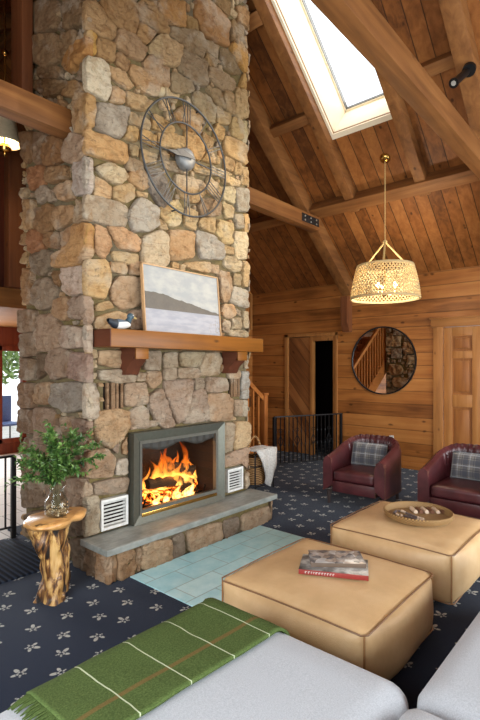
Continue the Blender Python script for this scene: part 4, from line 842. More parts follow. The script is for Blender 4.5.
for k, (dx, dy, dz) in enumerate(BR):
    rr = random.Random(40+k); base = Vector(VC)+Vector((rr.uniform(-.02, .02), rr.uniform(-.02, .02), .04)); neck = Vector(VC)+Vector((rr.uniform(-.02, .02), rr.uniform(-.02, .02), .185)); tip = Vector(VC)+RGT*dx*.86+DEP*dy+Vector((0, 0, .13+dz*.86))
    def bp(s): 
        m = neck+Vector((0, 0, dz*.5)); 
        return (base+(neck-base)*s*4) if s < .25 else (lambda q: neck*(1-q)**2+m*2*q*(1-q)+tip*q*q)((s-.25)/.75)
    tr_ = thing('leafy_branch', 'fresh green leafy branch arranged in the glass vase', 'branch', tuple(base), 'leafy branches in the glass vase')
    bm = NB(); pts = [bp(i/16) for i in range(17)]; tube(bm, pts, [.0032*(1-i/22) for i in range(17)], 5); lf = NB()
    def leaf(p, d, L, w):
        d.normalize(); s = d.cross(Vector((0, 0, 1)) if abs(d.z) < .95 else Vector((1, 0, 0))).normalized(); n_ = s.cross(d); s = (s+n_*rr.uniform(-.9, .9)).normalized(); n_ = s.cross(d).normalized()
        P = [p, p+d*L*.3+s*w*.5+n_*.003, p+d*L*.65+s*w*.42+n_*.002, p+d*L-n_*.008, p+d*L*.65-s*w*.42+n_*.002, p+d*L*.3-s*w*.5+n_*.003, p+d*L*.45-n_*.003]
        V = [lf.verts.new(q) for q in P]
        for f in ((0, 1, 6), (1, 2, 6), (2, 3, 6), (3, 4, 6), (4, 5, 6), (5, 0, 6)): lf.faces.new([V[i] for i in f])
    for i in range(34):
        s = .36+.64*i/33; p = bp(s); q = bp(min(1, s+.03))-bp(s-.03); q.normalize(); side = Vector((rr.gauss(0, 1), rr.gauss(0, 1), rr.gauss(0, .7)))
        for _ in range(4): 
            d = (q*.7+Vector((rr.gauss(0, .75), rr.gauss(0, .75), rr.gauss(.1, .6)))); leaf(p, d, rr.uniform(.028, .052), rr.uniform(.014, .022))
        if i % 4 == 1:
            tw = (q*.5+side*.5).normalized()*rr.uniform(.05, .1); tube(bm, [p, p+tw], .0016, 4)
            for j in range(6): leaf(p+tw*(j+1)/6, tw.normalized()*.6+Vector((rr.gauss(0, .6), rr.gauss(0, .6), rr.gauss(.1, .5))), rr.uniform(.026, .046), rr.uniform(.013, .02))
    obj('stem', bm, M_twig, tr_); obj('foliage', lf, M_leaf, tr_, 0)

# ------------------------------------------------------------------ ottomans
t = NT('tan_leather'); co = t.coord(); n = t.noise(co, 5, 5, .6); f = t.noise(co, 120, 3); v3 = t.new('TexVoronoi'); t.put(v3.inputs['Vector'], co); v3.inputs['Scale'].default_value = 220
M_tan = t.done(t.bsdf(t.ramp(n, [(.25, cc((192, 156, 112))), (.5, cc((206, 170, 124))), (.78, cc((218, 186, 142)))]), .42, t.bump(t.math('ADD', v3.outputs[0], t.math('MULTIPLY', n, 3)), .18, .006)))
M_pipe = plain('dark_piping', lin((128, 92, 60)), .5)
M_tanpipe = plain('tan_piping', lin((158, 116, 74)), .5)
def ottoman(x0, x1, y0, y1, lab):
    h = .345; o = thing('leather_ottoman', lab, 'ottoman', ((x0+x1)/2, (y0+y1)/2, 0), 'tan leather ottomans')
    bm = NB(); cushion(bm, (x0, y0, .012), (x1, y1, h), .04, .018, 14, None, .055, .004); 
    for v in bm.verts: v.co += noise.noise_vector(v.co*9)*.005*(1 if v.co.z > .03 else 0)
    obj('body', bm, M_tan, o, 60)
    for name, z, e, m in (('top_piping', h-.014, -.006, M_pipe), ('bottom_piping', .03, -.006, M_tanpipe)):
        bm = NB(); pts = []; r = .025; a0, a1, b0, b1 = x0+e, x1-e, y0+e, y1-e
        bulge = .012 if name == 'top_piping' else .01
        for (p, q) in (((a0+r, b0), (a1-r, b0)), ((a1, b0+r), (a1, b1-r)), ((a1-r, b1), (a0+r, b1)), ((a0, b1-r), (a0, b0+r))):
            for i in range(11): pts.append((p[0]+(q[0]-p[0])*i/10, p[1]+(q[1]-p[1])*i/10, z+bulge*.5*math.sin(PI*i/10)))
        tube(bm, pts, .0042, 6, closed=True); obj(name, bm, m, o)
    for (x, y) in ((x0, y0), (x1, y0), (x1, y1), (x0, y1)):
        sx, sy = (1 if x == x0 else -1), (1 if y == y0 else -1); bm = NB(); tube(bm, [(x+.008*sx, y+.008*sy, z) for z in (.03, .1, .17, .24, h-.02)], .0055, 6); obj('corner_piping', bm, M_tanpipe, o)
    return o
ottoman(1.925, 2.765, .955, 1.815, 'tan leather ottoman nearest the sofa with two books on it')
ottoman(3.10, 3.97, .955, 1.82, 'tan leather ottoman farther back with a round woven tray on it')
# books
def book(name, c, w, d, h, z, rot, spine, cover, lab):
    o = thing(name, lab, 'book', (c[0], c[1], z), 'books on the ottoman'); o.rotation_euler = (0, 0, rot)
    def part(n, bm, m): p = obj(n, bm, m); p.parent = o; return p
    bm = NB(); box(bm, (-w/2+.004, -d/2+.003, .003), (w/2-.004, d/2-.006, h-.003)); part('page_block', bm, M_white)
    bm = NB(); box(bm, (-w/2, -d/2, h-.003), (w/2, d/2, h), .001); box(bm, (-w/2, -d/2, 0), (w/2, d/2, .003), .001); part('cover', bm, cover)
    bm = NB(); box(bm, (-w/2, -d/2-.002, 0), (w/2, -d/2+.002, h), .001); sp = part('spine', bm, spine)
    return o
t = NT('photo_cover'); co = t.coord(); v3 = t.new('TexVoronoi'); t.put(v3.inputs['Vector'], co); v3.inputs['Scale'].default_value = 28; n = t.noise(co, 18, 4)
M_cov = t.done(t.bsdf(t.mix(.5, t.ramp(n, [(.3, cc((70, 66, 62))), (.5, cc((150, 136, 124))), (.7, cc((210, 206, 200)))]), t.ramp(t.xyz(v3.outputs['Color'])[0], [(.2, cc((60, 70, 84))), (.5, cc((176, 150, 130))), (.9, cc((206, 204, 202)))])), .25))
t = NT('photo_cover_b'); co = t.coord(); n = t.noise(co, 16, 4); M_cov2 = t.done(t.bsdf(t.ramp(n, [(.3, cc((60, 58, 54))), (.5, cc((128, 124, 120))), (.7, cc((196, 194, 188)))]), .3))
M_redsp = plain('red_spine', lin((134, 42, 36)), .4); M_brsp = plain('brown_spine', lin((96, 78, 64)), .4)
BZ = .3735
b1c = onz(334, 567, .38)
bk = book('coffee_table_book', (b1c[0], b1c[1]), .37, .22, .026, BZ-.004, math.radians(-63), M_redsp, M_cov2, 'lower book with a red spine on the near ottoman')
bm = NB(); rr = random.Random(2); x = -.15
while x < .0: 
    w_ = rr.uniform(.006, .011); box(bm, (x, -.1135, .007), (x+w_*.35, -.112, .019)); box(bm, (x, -.1135, .016), (x+w_, -.112, .019)); x += w_+.006
sp = obj('spine_lettering', bm, M_white); sp.parent = [c for c in bk.children if c.name.startswith('spine')][0]
b2c = onz(336, 558, .41)
book('coffee_table_book', (b2c[0], b2c[1]), .30, .19, .022, BZ+.0225, math.radians(-52), M_brsp, M_cov, 'upper book with a grey photo cover, lying on the red one')
# tray and contents
M_wick = None
t = NT('woven_rattan'); co = t.coord(); X = t.xyz(co); ang = t.math('ARCTAN2', X[1], X[0]); rad = t.math('SQRT', t.math('ADD', t.math('MULTIPLY', X[0], X[0]), t.math('MULTIPLY', X[1], X[1])))
wv = t.math('MULTIPLY', t.math('SINE', t.math('MULTIPLY', ang, 64)), t.math('SINE', t.math('ADD', t.math('MULTIPLY', rad, 300), t.math('MULTIPLY', X[2], 300)))); n = t.noise(co, 40, 3)
M_wick = t.done(t.bsdf(t.mix(t.smooth(wv, -.5, .6), cc((92, 64, 34)), t.mix(n, cc((160, 122, 72)), cc((188, 152, 98)))), .6, t.bump(wv, .5, .004)))
TX, TY, TZ_ = 3.61, 1.36, .366
tr = thing('woven_tray', 'round woven rattan tray on the far ottoman', 'tray', (TX, TY, TZ_))
def lp(n, bm, m, p, sm=40):
    o = obj(n, bm, m, None, sm); o.parent = p; return o
bm = NB(); lathe(bm, [(.001, .0), (.22, .0), (.228, .004), (.224, .010), (.001, .010)], n=48); lp('base', bm, M_wick, tr)
bm = NB(); lathe(bm, [(.222, .002), (.244, .02), (.25, .05), (.244, .056), (.236, .05), (.23, .022), (.222, .008)], n=64); lp('rim', bm, M_wick, tr)
def tp(u, v): p = onz(u, v, TZ_+.02); return Vector((p[0], p[1], TZ_+.021))
M_beads = plain('grey_wood_bead', lin((92, 78, 76)), .6); M_beadl = plain('pale_wood_bead', lin((206, 182, 156)), .6)
gl = thing('bead_garland', 'looped garland of dark and pale wooden beads in the tray', 'garland', tuple(tp(408, 514)))
path = [tp(*p) for p in ((423, 519), (416, 517), (408, 514), (402, 511), (396, 511), (394, 513), (398, 515), (405, 516), (412, 518), (418, 520), (424, 521))]
i = 0; gi = 0
for a, b in zip(path, path[1:]):
    n = max(1, int((b-a).length/.017))
    for k in range(n): bm = NB(); ball(bm, a+(b-a)*k/n, .0095, u=8, w=6); dk_ = (i//3) % 3; obj('bead', bm, M_beads if dk_ else M_beadl, gl); i += 1
c0 = tp(430, 511); bm_cols = [M_beadl, plain('walnut_block', lin((108, 70, 48)), .5)]
for k in range(6):
    p = c0+RGT*(-.12+.042*k)+DEP*(.02-.002*k); bm = NB(); tube(bm, [p+DEP*-.05, p+DEP*.05], .0155, 10); o = obj('wooden_peg', bm, bm_cols[k % 2]); tag(o, ['pale wooden peg, leftmost in the tray row', 'walnut wooden peg, second from left in the tray row', 'pale wooden peg, third from left in the tray row', 'walnut wooden peg, third from right in the tray row', 'pale wooden peg, second from right in the tray row', 'walnut wooden peg, rightmost in the tray row'][k], 'peg', 'wooden pegs in the woven tray')

# ------------------------------------------------------------------ armchairs
t = NT('burgundy_leather'); co = t.coord(); n = t.noise(co, 6, 5); v3 = t.new('TexVoronoi'); t.put(v3.inputs['Vector'], co); v3.inputs['Scale'].default_value = 200
M_burg = t.done(t.bsdf(t.ramp(n, [(.3, cc((56, 22, 25))), (.55, cc((76, 33, 36))), (.75, cc((94, 46, 47)))]), .36, t.bump(v3.outputs[0], .12, .004)))
M_nail = plain('nailhead_brass', lin((150, 116, 84)), .35, .9); M_leg = plain('espresso_leg', lin((44, 28, 24)), .4)
W2, D0, D1 = .335, -.33, .36   # half width, front x, back x
CR = .30
def uline(s, off):
    """U-shaped plan line from the left arm front (s=0) round the back to the right arm front (s=1); off outward"""
    st = D1-CR-D0; arc = PI*CR/2; mid = 2*(W2-CR); L = 2*st+2*arc+mid; d = s*L
    if d < st: p, n = Vector((D0+d, W2, 0)), Vector((0, 1, 0))
    elif d < st+arc: a = (d-st)/CR; p, n = Vector((D1-CR+CR*math.sin(a), W2-CR+CR*math.cos(a), 0)), Vector((math.sin(a), math.cos(a), 0))
    elif d < st+arc+mid: p, n = Vector((D1, W2-CR-(d-st-arc), 0)), Vector((1, 0, 0))
    elif d < st+2*arc+mid: a = (d-st-arc-mid)/CR; p, n = Vector((D1-CR+CR*math.cos(a), -W2+CR-CR*math.sin(a), 0)), Vector((math.cos(a), -math.sin(a), 0))
    else: p, n = Vector((D1-CR-(d-st-2*arc-mid), -W2, 0)), Vector((0, -1, 0))
    return p+n*off
def topz(s): 
    q = abs(s-.5)*2; f = 1-max(0, min(1, (q-.26)/.74)); f = f*.75+.25*f*f*(3-2*f); return .515+.175*f
SEC = [(-.105, .2), (-.105, .5), (-.1, .8), (-.085, .94), (-.052, 1.0), (-.02, .95), (0, .82), (.0, .5), (0, .0)]
def shell_pt(u, v):
    k = v*(len(SEC)-1); i = min(int(k), len(SEC)-2); f = k-i; o = SEC[i][0]+(SEC[i+1][0]-SEC[i][0])*f; h = SEC[i][1]+(SEC[i+1][1]-SEC[i][1])*f
    z0 = .135; zt = topz(u); p = uline(u, o); p.z = z0+(zt-z0)*h
    if o < -.04 and .22 < u < .78 and h > .55:   # tufted folds on the inner back
        w = .5+.5*math.cos(u*150); p += (uline(u, 1)-uline(u, 0))*(-.009*w*min(1, (h-.55)*4))
    if h > .9 and .25 < u < .75: p.z += .004*math.cos(u*150)
    return p
ch = thing('barrel_armchair', 'burgundy leather barrel armchair near the iron railing, plaid pillow on it', 'armchair', (0, 0, 0), 'burgundy barrel armchairs')
bm = NB(); grid(bm, shell_pt, 120, 24)
for u in (0, 1):
    V = [bm.verts.new(shell_pt(u, j/24)) for j in range(25)]
    bm.faces.new(V)
bmesh.ops.remove_doubles(bm, verts=bm.verts, dist=1e-4); lp('shell', bm, M_burg, ch, 50)
bm = NB(); cushion(bm, (D0+.005, -W2+.108, .255), (.27, W2-.108, .365), .028, .014, 10); lp('seat_cushion', bm, M_burg, ch, 60)
bm = NB(); box(bm, (D0+.012, -W2+.1, .135), (.26, W2-.1, .252), .012); lp('front_rail', bm, M_burg, ch)
for x in (D0+.04, D1-.09):
    for y in (-W2+.05, W2-.05):
        bm = NB(); yy = y if x < 0 else y*.8; tube(bm, [(x, yy, .14), (x-.004 if x < 0 else x+.01, yy, .0)], [.026, .017], 4); lp('leg', bm, M_leg, ch, 20)
bm = NB()
for s_ in (1, -1):
    for k in range(22):
        z = .15+.35*k/22; ball(bm, (D0+.006, s_*(W2-.008)+.0, z), .0042, u=6, w=4); ball(bm, (D0+.006, s_*(W2-.095), z), .0042, u=6, w=4)
        ball(bm, (D0+.015, s_*(W2+.001), z), .0042, u=6, w=4)
for k in range(60):
    p = uline(k/59, .001); p.z = .15; ball(bm, p, .0045, u=6, w=4)
lp('nailhead_trim', bm, M_nail, ch)
for k in range(11):
    s = .26+.48*k/10
    for j, h in enumerate((.70, .88)):
        p = uline(min(.74, s+(.02 if j else 0)), -.112); p.z = .135+(topz(s)-.135)*h; bm = NB(); ball(bm, p, .007, u=8, w=5); lp('tufting_button', bm, M_burg, ch)
CH1, CH2 = (4.975, 2.455, 0), (4.99, 1.40, 0)
ch.location = CH1
ch.scale = (1.05, 1.05, 1.02)
ch2 = dup(ch, CH2, 0, 'burgundy leather barrel armchair in front of the panelled door, plaid pillow on it')
ch.rotation_euler = (0, 0, math.radians(2)); ch2.rotation_euler = (0, 0, math.radians(-1))
# plaid pillows
t = NT('plaid'); co = t.coord(); X = t.xyz(co); n = t.noise(co, 200, 2)
def lines(ax, per, w, ph=0): q = t.math('FRACT', t.math('ADD', t.math('DIVIDE', X[ax], per), ph)); return t.math('LESS_THAN', t.math('ABSOLUTE', t.math('SUBTRACT', q, .5)), w)
c = t.mix(n, cc((104, 101, 99)), cc((132, 128, 122)))
for ax in (1, 2):
    c = t.mix(t.math('MULTIPLY', lines(ax, .115, .2), .55), c, cc((66, 70, 82))); c = t.mix(t.math('MULTIPLY', lines(ax, .115, .035, .35), .65), c, cc((164, 166, 170))); c = t.mix(t.math('MULTIPLY', lines(ax, .115, .03, .68), .6), c, cc((52, 55, 64)))
M_plaid = t.done(t.bsdf(c, .9, t.bump(n, .4, .003), Sheen_Weight=.2))
def pillow(loc, w, h, rz, lab):
    o = thing('plaid_pillow', lab, 'pillow', loc, 'plaid pillows'); bm = NB()
    def pf(sg):
        def f(u, v):
            a, b = 2*u-1, 2*v-1; e = (1-a*a)**.5*(1-b*b)**.5; k = 1-.05*(abs(a)*abs(b))**2
            return Vector((sg*.062*e**.75, a*w/2*k*(1-.05*(1-b*b)), h/2+b*h/2*k*(1-.05*(1-a*a))))
        return f
    grid(bm, pf(1), 16, 14); grid(bm, pf(-1), 16, 14); bmesh.ops.remove_doubles(bm, verts=bm.verts, dist=1e-4)
    lp('cover', bm, M_plaid, o, 180); bm = NB(); q = []
    for i in range(40):
        s = i/40*4; k = int(s); f = s-k; a, b = [(-1+2*f, -1), (1, -1+2*f), (1-2*f, 1), (-1, 1-2*f)][k]; kk = 1-.05*(abs(a)*abs(b))**2; q.append((0, a*w/2*kk*(1-.05*(1-b*b)), h/2+b*h/2*kk*(1-.05*(1-a*a))))
    tube(bm, q, .004, 5, closed=True); lp('piping', bm, M_plaid, o); o.rotation_euler = (0, math.radians(17), rz); return o
pillow((CH1[0]+.075, CH1[1]+.02, .375), .42, .27, math.radians(4), 'plaid pillow in the armchair near the railing')
pillow((CH2[0]+.08, CH2[1]-.02, .375), .43, .28, math.radians(-3), 'plaid pillow in the armchair before the panelled door')
# ------------------------------------------------------------------ pendant, mirror, spotlight
PX, PY = 5.52, 2.48
pz = cz(PX)
pd = thing('pendant_light', 'woven basket pendant lamp hanging on a thin cord', 'pendant lamp', (PX, PY, 2.31))
bm = NB(); t_ = NB(); lathe(t_, [(.001, -.035), (.03, -.034), (.062, -.012), (.066, 0), (.001, 0)], n=24); merge(bm, t_, Matrix.Translation((PX, PY, pz-.001)) @ Matrix.Rotation(math.atan(PITCH), 4, 'Y')); obj('canopy', bm, M_brass, pd)
ZB, ZT, RB, RT_ = 2.325, 2.715, .40, .325; HUB = 3.01
M_rope = plain('jute_rope', lin((190, 158, 104)), .8, 0, 90, .2, .3)
bm = NB(); tube(bm, [(PX, PY, pz-.03), (PX, PY, HUB)], .006, 6); obj('cord', bm, M_rope, pd)
bm = NB(); ball(bm, (PX, PY, HUB), .028, (1, 1, .8)); obj('hub', bm, M_rope, pd)
for k in range(3):
    a = math.radians(-49+10+120*k); bm = NB(); tube(bm, [(PX, PY, HUB), (PX+RT_*math.cos(a), PY+RT_*math.sin(a), ZT)], .011, 8); obj('strap', bm, M_rope, pd)
t = NT('woven_shade'); d_ = t.new('BsdfDiffuse'); d_.inputs[0].default_value = cc((216, 198, 156)); tl = t.new('BsdfTranslucent'); tl.inputs[0].default_value = cc((226, 206, 160)); m = t.new('MixShader'); m.inputs[0].default_value = .5; t.t.links.new(d_.outputs[0], m.inputs[1]); t.t.links.new(tl.outputs[0], m.inputs[2]); M_shade = t.done(m.outputs[0])
bm = NB()
def sp_(a, s, dr=0): r = RB+(RT_-RB)*s+.01*math.sin(PI*s)+dr; return Vector((PX+r*math.cos(a), PY+r*math.sin(a), ZB+(ZT-ZB)*s))
NS = 54
for sg in (1, -1):
    for k in range(NS):
        pts = []; w = []
        for i in range(15): s = i/14; pts.append(sp_(2*PI*k/NS+sg*s*.9, s, .005*sg*math.cos(i*PI)))
        tube(bm, pts, .0075, 5)
obj('shade', bm, M_shade, pd, 60)
bm = NB()
for s, r in ((0, .013), (.02, .01), (.985, .01), (1, .012)): tube(bm, [sp_(2*PI*i/60, s) for i in range(60)], r, 6, closed=True)
obj('shade_rim', bm, M_shade, pd)
bm = NB(); tube(bm, [(PX, PY, HUB), (PX, PY, 2.38)], .008, 6); ball(bm, (PX, PY, 2.375), .03, (1, 1, .6)); obj('stem', bm, M_brass, pd)
M_bulb = emit('bulb_glow', (255, 226, 170), 16)
for k in range(3):
    a = math.radians(-49+90+120*k); c = Vector((PX+.12*math.cos(a), PY+.12*math.sin(a), 2.40)); bm = NB(); tube(bm, [(PX, PY, 2.375), (PX+.07*math.cos(a), PY+.07*math.sin(a), 2.36), c, c+Vector((0, 0, .05))], .007, 6); arm = obj('candle_arm', bm, M_brass, pd)
    bm = NB(); ball(bm, c+Vector((0, 0, .085)), .022, (1, 1, 1.5)); obj('bulb', bm, M_bulb, arm)
mp = onx(383, 360.5, XR); MR = .515
mi = thing('round_mirror', 'round black framed mirror on the pine wall reflecting stairs and stone', 'mirror', (XR, mp[0], mp[1]))
def disc(bm, prof): 
    t_ = NB(); lathe(t_, prof, n=64); merge(bm, t_, Matrix.Translation((XR, mp[0], mp[1])) @ Matrix.Rotation(-PI/2, 4, 'Y'))
bm = NB(); disc(bm, [(MR-.014, .0), (MR-.014, .03), (MR+.004, .032), (MR+.006, .001), (MR-.014, 0)]); obj('frame', bm, M_iron, mi)
t = NT('mirror_glass'); g = t.new('BsdfGlossy'); g.inputs[0].default_value = (.8, .82, .82, 1); g.inputs['Roughness'].default_value = .01; M_mir = t.done(g.outputs[0])
bm = NB(); disc(bm, [(.0005, .018), (MR-.013, .018)]); bmesh.ops.remove_doubles(bm, verts=bm.verts, dist=.002); obj('glass', bm, M_mir, mi)
sl = thing('ceiling_spotlight', 'small black spotlight fixed to the rafter at upper right', 'spotlight', (5.0, 1.44, 4.1))
d = ray(469, 70); tt = 4.5; P0 = Vector((d[0]*tt, d[1]*tt, HC+d[2]*tt)); d = ray(455, 82); P1 = Vector((d[0]*4.36, d[1]*4.36, HC+d[2]*4.36))
sl.location = P0
bm = NB(); nd = Vector((-PITCH, 0, -1)).normalized(); tube(bm, [P0-nd*.03, P0+nd*.015], .06, 20); obj('base', bm, M_iron, sl)
bm = NB(); tube(bm, [P0, P0+(P1-P0)*.35], .012, 8); obj('swivel', bm, M_iron, sl)
ax = (P1-P0).normalized(); bm = NB(); tube(bm, [P0+ax*.03, P0+ax*.06, P1-ax*.02, P1+ax*.03], [.02, .032, .036, .045], 20); obj('can', bm, M_iron, sl)
bm = NB(); tube(bm, [P1+ax*.0305, P1+ax*.033], .022, 20); obj('lens', bm, plain('lens_grey', lin((170, 168, 160)), .3), sl)
op = onx(391.5, 439, XR); ol = thing('wall_outlet', 'small white wall outlet behind the armchair near the railing', 'outlet', (XR, op[0], op[1])); bm = NB(); box(bm, (XR-.008, op[0]-.036, op[1]-.055), (XR, op[0]+.036, op[1]+.055), .003); obj('plate', bm, M_white, ol)
bm = NB(); box(bm, (XR-.010, op[0]-.016, op[1]-.036), (XR-.007, op[0]+.016, op[1]+.036), .002); obj('socket', bm, plain('socket_grey', lin((190, 188, 180)), .5), ol)

# ------------------------------------------------------------------ iron railings
def railing(a, b, z0, z1, n, lab, posts, orn=True, h=.0):
    a, b = Vector(a), Vector(b); r = thing('iron_railing', lab, 'railing', (a.x, a.y, 0)); t = (b-a).normalized()
    bm = NB(); bar(bm, a+Vector((0, 0, z1)), b+Vector((0, 0, z1)), .036, .018, .003); obj('top_rail', bm, M_iron, r)
    bm = NB(); bar(bm, a+Vector((0, 0, z0)), b+Vector((0, 0, z0)), .024, .014, .002); obj('bottom_rail', bm, M_iron, r)
    for s in posts:
        p = a+(b-a)*s; bm = NB(); bar(bm, p, p+Vector((0, 0, z1)), .038, .038, .003, (1, 0, 0)); obj('post', bm, M_iron, r)
    for k in range(n):
        p = a+(b-a)*((k+.5)/n); bm = NB(); bar(bm, p+Vector((0, 0, z0)), p+Vector((0, 0, z1)), .013, .013, 0, (1, 0, 0))
        if orn and k % 4 == 1:
            zc = (z0+z1)/2-.02
            for sg in (1, -1): tube(bm, [p+Vector((0, 0, zc-.085)), p+t*sg*.042+Vector((0, 0, zc)), p+Vector((0, 0, zc+.085))], .006, 6)
            for sg in (1, -1): tube(bm, [p+t*sg*(.016+.016*math.cos(q*.8))+Vector((0, 0, zc+.16+.02*math.sin(q*.8))) for q in range(8)], .005, 5)
        elif orn:
            for zc in (.3, .5): tube(bm, [p+Vector((0, 0, z1*zc/.75+q*.008)) for q in range(6)], [.007, .011, .012, .012, .011, .007], 6)
        obj('baluster', bm, M_iron, r)
    return r
railing((5.72, 4.30, 0), (6.86, 3.80, 0), .055, .755, 17, 'black wrought iron railing in front of the dark doorway', (0, .98))
railing((1.885, 4.27, 0), (.2, 4.27, 0), .10, .72, 11, 'plain black iron railing left of the chimney behind the plant', (.005, .98), False)
# ------------------------------------------------------------------ staircase behind the chimney
M_stair = wood('stair_pine', [cc((120, 68, 32)), cc((170, 106, 54)), cc((198, 134, 76))], grain=0, rough=.45, knots=.2)
M_stairz = wood('stair_pine_z', [cc((120, 68, 32)), cc((170, 106, 54)), cc((198, 134, 76))], grain=2, rough=.45, knots=.2)
ss = thing('staircase', 'open pine staircase with newel post climbing behind the chimney', 'staircase', (5.8, 4.6, 0))
RUN, RISE = .25, .187; NSTEP = 13
for k in range(NSTEP-1):
    x = 5.75-RUN*k; bm = NB(); box(bm, (x-RUN-.03, 4.62, RISE*(k+1)-.035), (x, 5.5, RISE*(k+1)), .006); obj('tread', bm, M_stair, ss)
    bm = NB(); box(bm, (x-.045, 4.62, RISE*k), (x-.025, 5.5, RISE*(k+1)-.036)); obj('riser', bm, M_stair, ss)
for y in (4.58, 5.5):
    bm = NB(); n = NSTEP-1; prism(bm, [(5.76, 0), (5.76, .12), (5.76-RUN*n, RISE*n+.12), (5.76-RUN*n, RISE*n-.22), (5.5, 0)], y, y+.04, 'y'); obj('stringer', bm, M_stair, ss)
bm = NB(); box(bm, (5.80, 4.545, 0), (5.89, 4.635, 1.06), .008); box(bm, (5.79, 4.535, 1.06), (5.90, 4.645, 1.10), .01); obj('newel_post', bm, M_stairz, ss)
bm = NB(); bar(bm, (5.83, 4.59, 1.0), (5.83-RUN*11.5, 4.59, 1.0+RISE*11.5), .06, .07, .012); obj('handrail', bm, M_stair, ss)
for k in range(23):
    x = 5.70-RUN*.5*k; zt = 1.0+(5.83-x)*RISE/RUN-.03; zb = max(0.0, RISE*math.floor((5.75-x)/RUN+1) if x < 5.75 else 0); bm = NB(); box(bm, (x-.016, 4.574, zb), (x+.016, 4.606, zt)); obj('baluster', bm, M_stairz, ss)
# ------------------------------------------------------------------ log rack, throw
rk = thing('iron_rack', 'black iron log rack beside the chimney holding a wicker basket', 'rack', (4.62, 3.78, 0))
X0, X1, Y0, Y1 = 4.44, 4.80, 3.62, 3.92
for (x, y) in ((X0, Y0), (X1, Y0), (X1, Y1), (X0, Y1)):
    bm = NB(); tube(bm, [(x, y, 0), (x, y, .44)], .009, 8); obj('post', bm, M_iron, rk)
for z in (.06, .30):
    bm = NB(); tube(bm, [(X0, Y0, z), (X1, Y0, z), (X1, Y1, z), (X0, Y1, z)], .007, 6, closed=True); obj('hoop_rail', bm, M_iron, rk)
bm = NB(); tube(bm, [(X0, Y0, .44)]+[(X0+(X1-X0)*i/10, Y0, .44+.06*math.sin(PI*i/10)) for i in range(1, 10)]+[(X1, Y0, .44)], .008, 6); obj('arch_rail', bm, M_iron, rk)
bk_ = thing('wicker_basket', 'wicker basket with a hoop handle standing in the iron rack', 'basket', (4.62, 3.77, .0)); bm = NB()
def bsk(u, v): a = 2*PI*u; r = 1+.12*v; return Vector((4.62+.145*r*math.cos(a), 3.77+.115*r*math.sin(a), .07+.33*v))
t = NT('basket_weave'); X = t.xyz(t.coord()); q = t.math('MULTIPLY', t.math('SINE', t.math('MULTIPLY', X[2], 230)), t.math('SINE', t.math('MULTIPLY', t.math('ADD', X[0], X[1]), 130))); M_bask = t.done(t.bsdf(t.mix(t.smooth(q, -.4, .5), cc((112, 74, 40)), cc((186, 142, 88))), .7, t.bump(q, .5, .006)))
grid(bm, bsk, 36, 12, True); bm.faces.new([bm.verts.new(bsk(i/36, 0)) for i in range(36)]); obj('bowl', bm, M_bask, bk_, 60, solid=.01)
bm = NB(); tube(bm, [(4.62-.13*math.cos(PI*i/16), 3.78, .40+.235*math.sin(PI*i/16)) for i in range(17)], .013, 8); obj('handle', bm, M_bask, bk_)
t = NT('white_knit'); n = t.noise(t.coord(), 60, 4); X = t.xyz(t.coord()); w = t.math('SINE', t.math('MULTIPLY', t.math('ADD', X[2], X[1]), 240)); M_knit = t.done(t.bsdf(t.ramp(n, [(.3, cc((186, 182, 176))), (.7, cc((226, 222, 216)))]), .95, t.bump(t.math('ADD', n, t.math('MULTIPLY', w, .3)), .6, .008)))
bm = NB()
def thr(u, v):   # hangs over the near-right corner of the rack to a point near the floor
    s = v; x = 4.50+.40*u; 
    if s < .3: q = s/.3; p = Vector((4.46+.38*u, 3.86-.22*q, .455+.06*math.sin(PI*q*.6+.4)*(.6+.4*math.sin(PI*u)))) 
    else:
        q = (s-.3)/.7; wdt = .38*(1-.62*q); p = Vector((4.45+.16*q+wdt*u, 3.60-.03*math.sin(PI*q)-.014*math.sin(u*9+q*3), .50-.47*q*(1-.12*abs(2*u-1.2))))
    return p+noise.noise_vector(p*8)*.016
grid(bm, thr, 30, 36); o = obj('white_throw', bm, M_knit, None, 180, solid=.018); tag(o, 'white knitted throw draped over the iron rack beside the hearth', 'throw')

# ------------------------------------------------------------------ sofa pieces in the foreground
t = NT('grey_upholstery'); co = t.coord(); n = t.noise(co, 260, 3); n2 = t.noise(co, 6, 3)
M_sofa = t.done(t.bsdf(t.mix(t.math('MULTIPLY', n2, .5), t.ramp(n, [(.3, cc((156, 160, 166))), (.7, cc((191, 194, 199)))]), cc((180, 183, 189))), .95, t.bump(n, .45, .003), Sheen_Weight=.15))
def seatpiece(o, name, lo, hi, r, puff, pipe=None):
    bm = NB(); cushion(bm, lo, hi, r, puff, 18); obj(name, bm, M_sofa, o, 60)
SZ = .45
ch_ = thing('chaise_lounge', 'pale grey upholstered chaise in the foreground under the green blanket', 'chaise', (.6, 1.05, 0))
seatpiece(ch_, 'seat', (-.62, .60, .06), (1.61, 1.565, SZ), .095, .012)
bm = NB(); box(bm, (-.5, .72, 0), (1.48, 1.46, .08), .01); obj('plinth', bm, M_dark, ch_)
s1 = thing('sofa_module', 'pale grey sofa seat module at the right edge, beyond the gap', 'sofa', (2.2, .1, 0))
seatpiece(s1, 'seat', (1.515, -.45, .22), (3.3, .60, SZ), .06, .012)
seatpiece(s1, 'base', (1.53, -.45, .05), (3.3, .585, .235), .03, 0)
bm = NB(); tube(bm, [(1.519, y_, .375) for y_ in (-.4, .0, .54)]+[(1.54, .588, .375)]+[(1.62+.3*i, .597, .375) for i in range(6)], .004, 5); obj('seam', bm, M_sofa, s1)
bm = NB(); box(bm, (1.62, -.4, 0), (3.2, .5, .06), .01); obj('plinth', bm, M_dark, s1)
s2 = thing('sofa_module', 'pale grey sofa seat module of which only a corner shows at the bottom edge', 'sofa', (1.0, .1, 0))
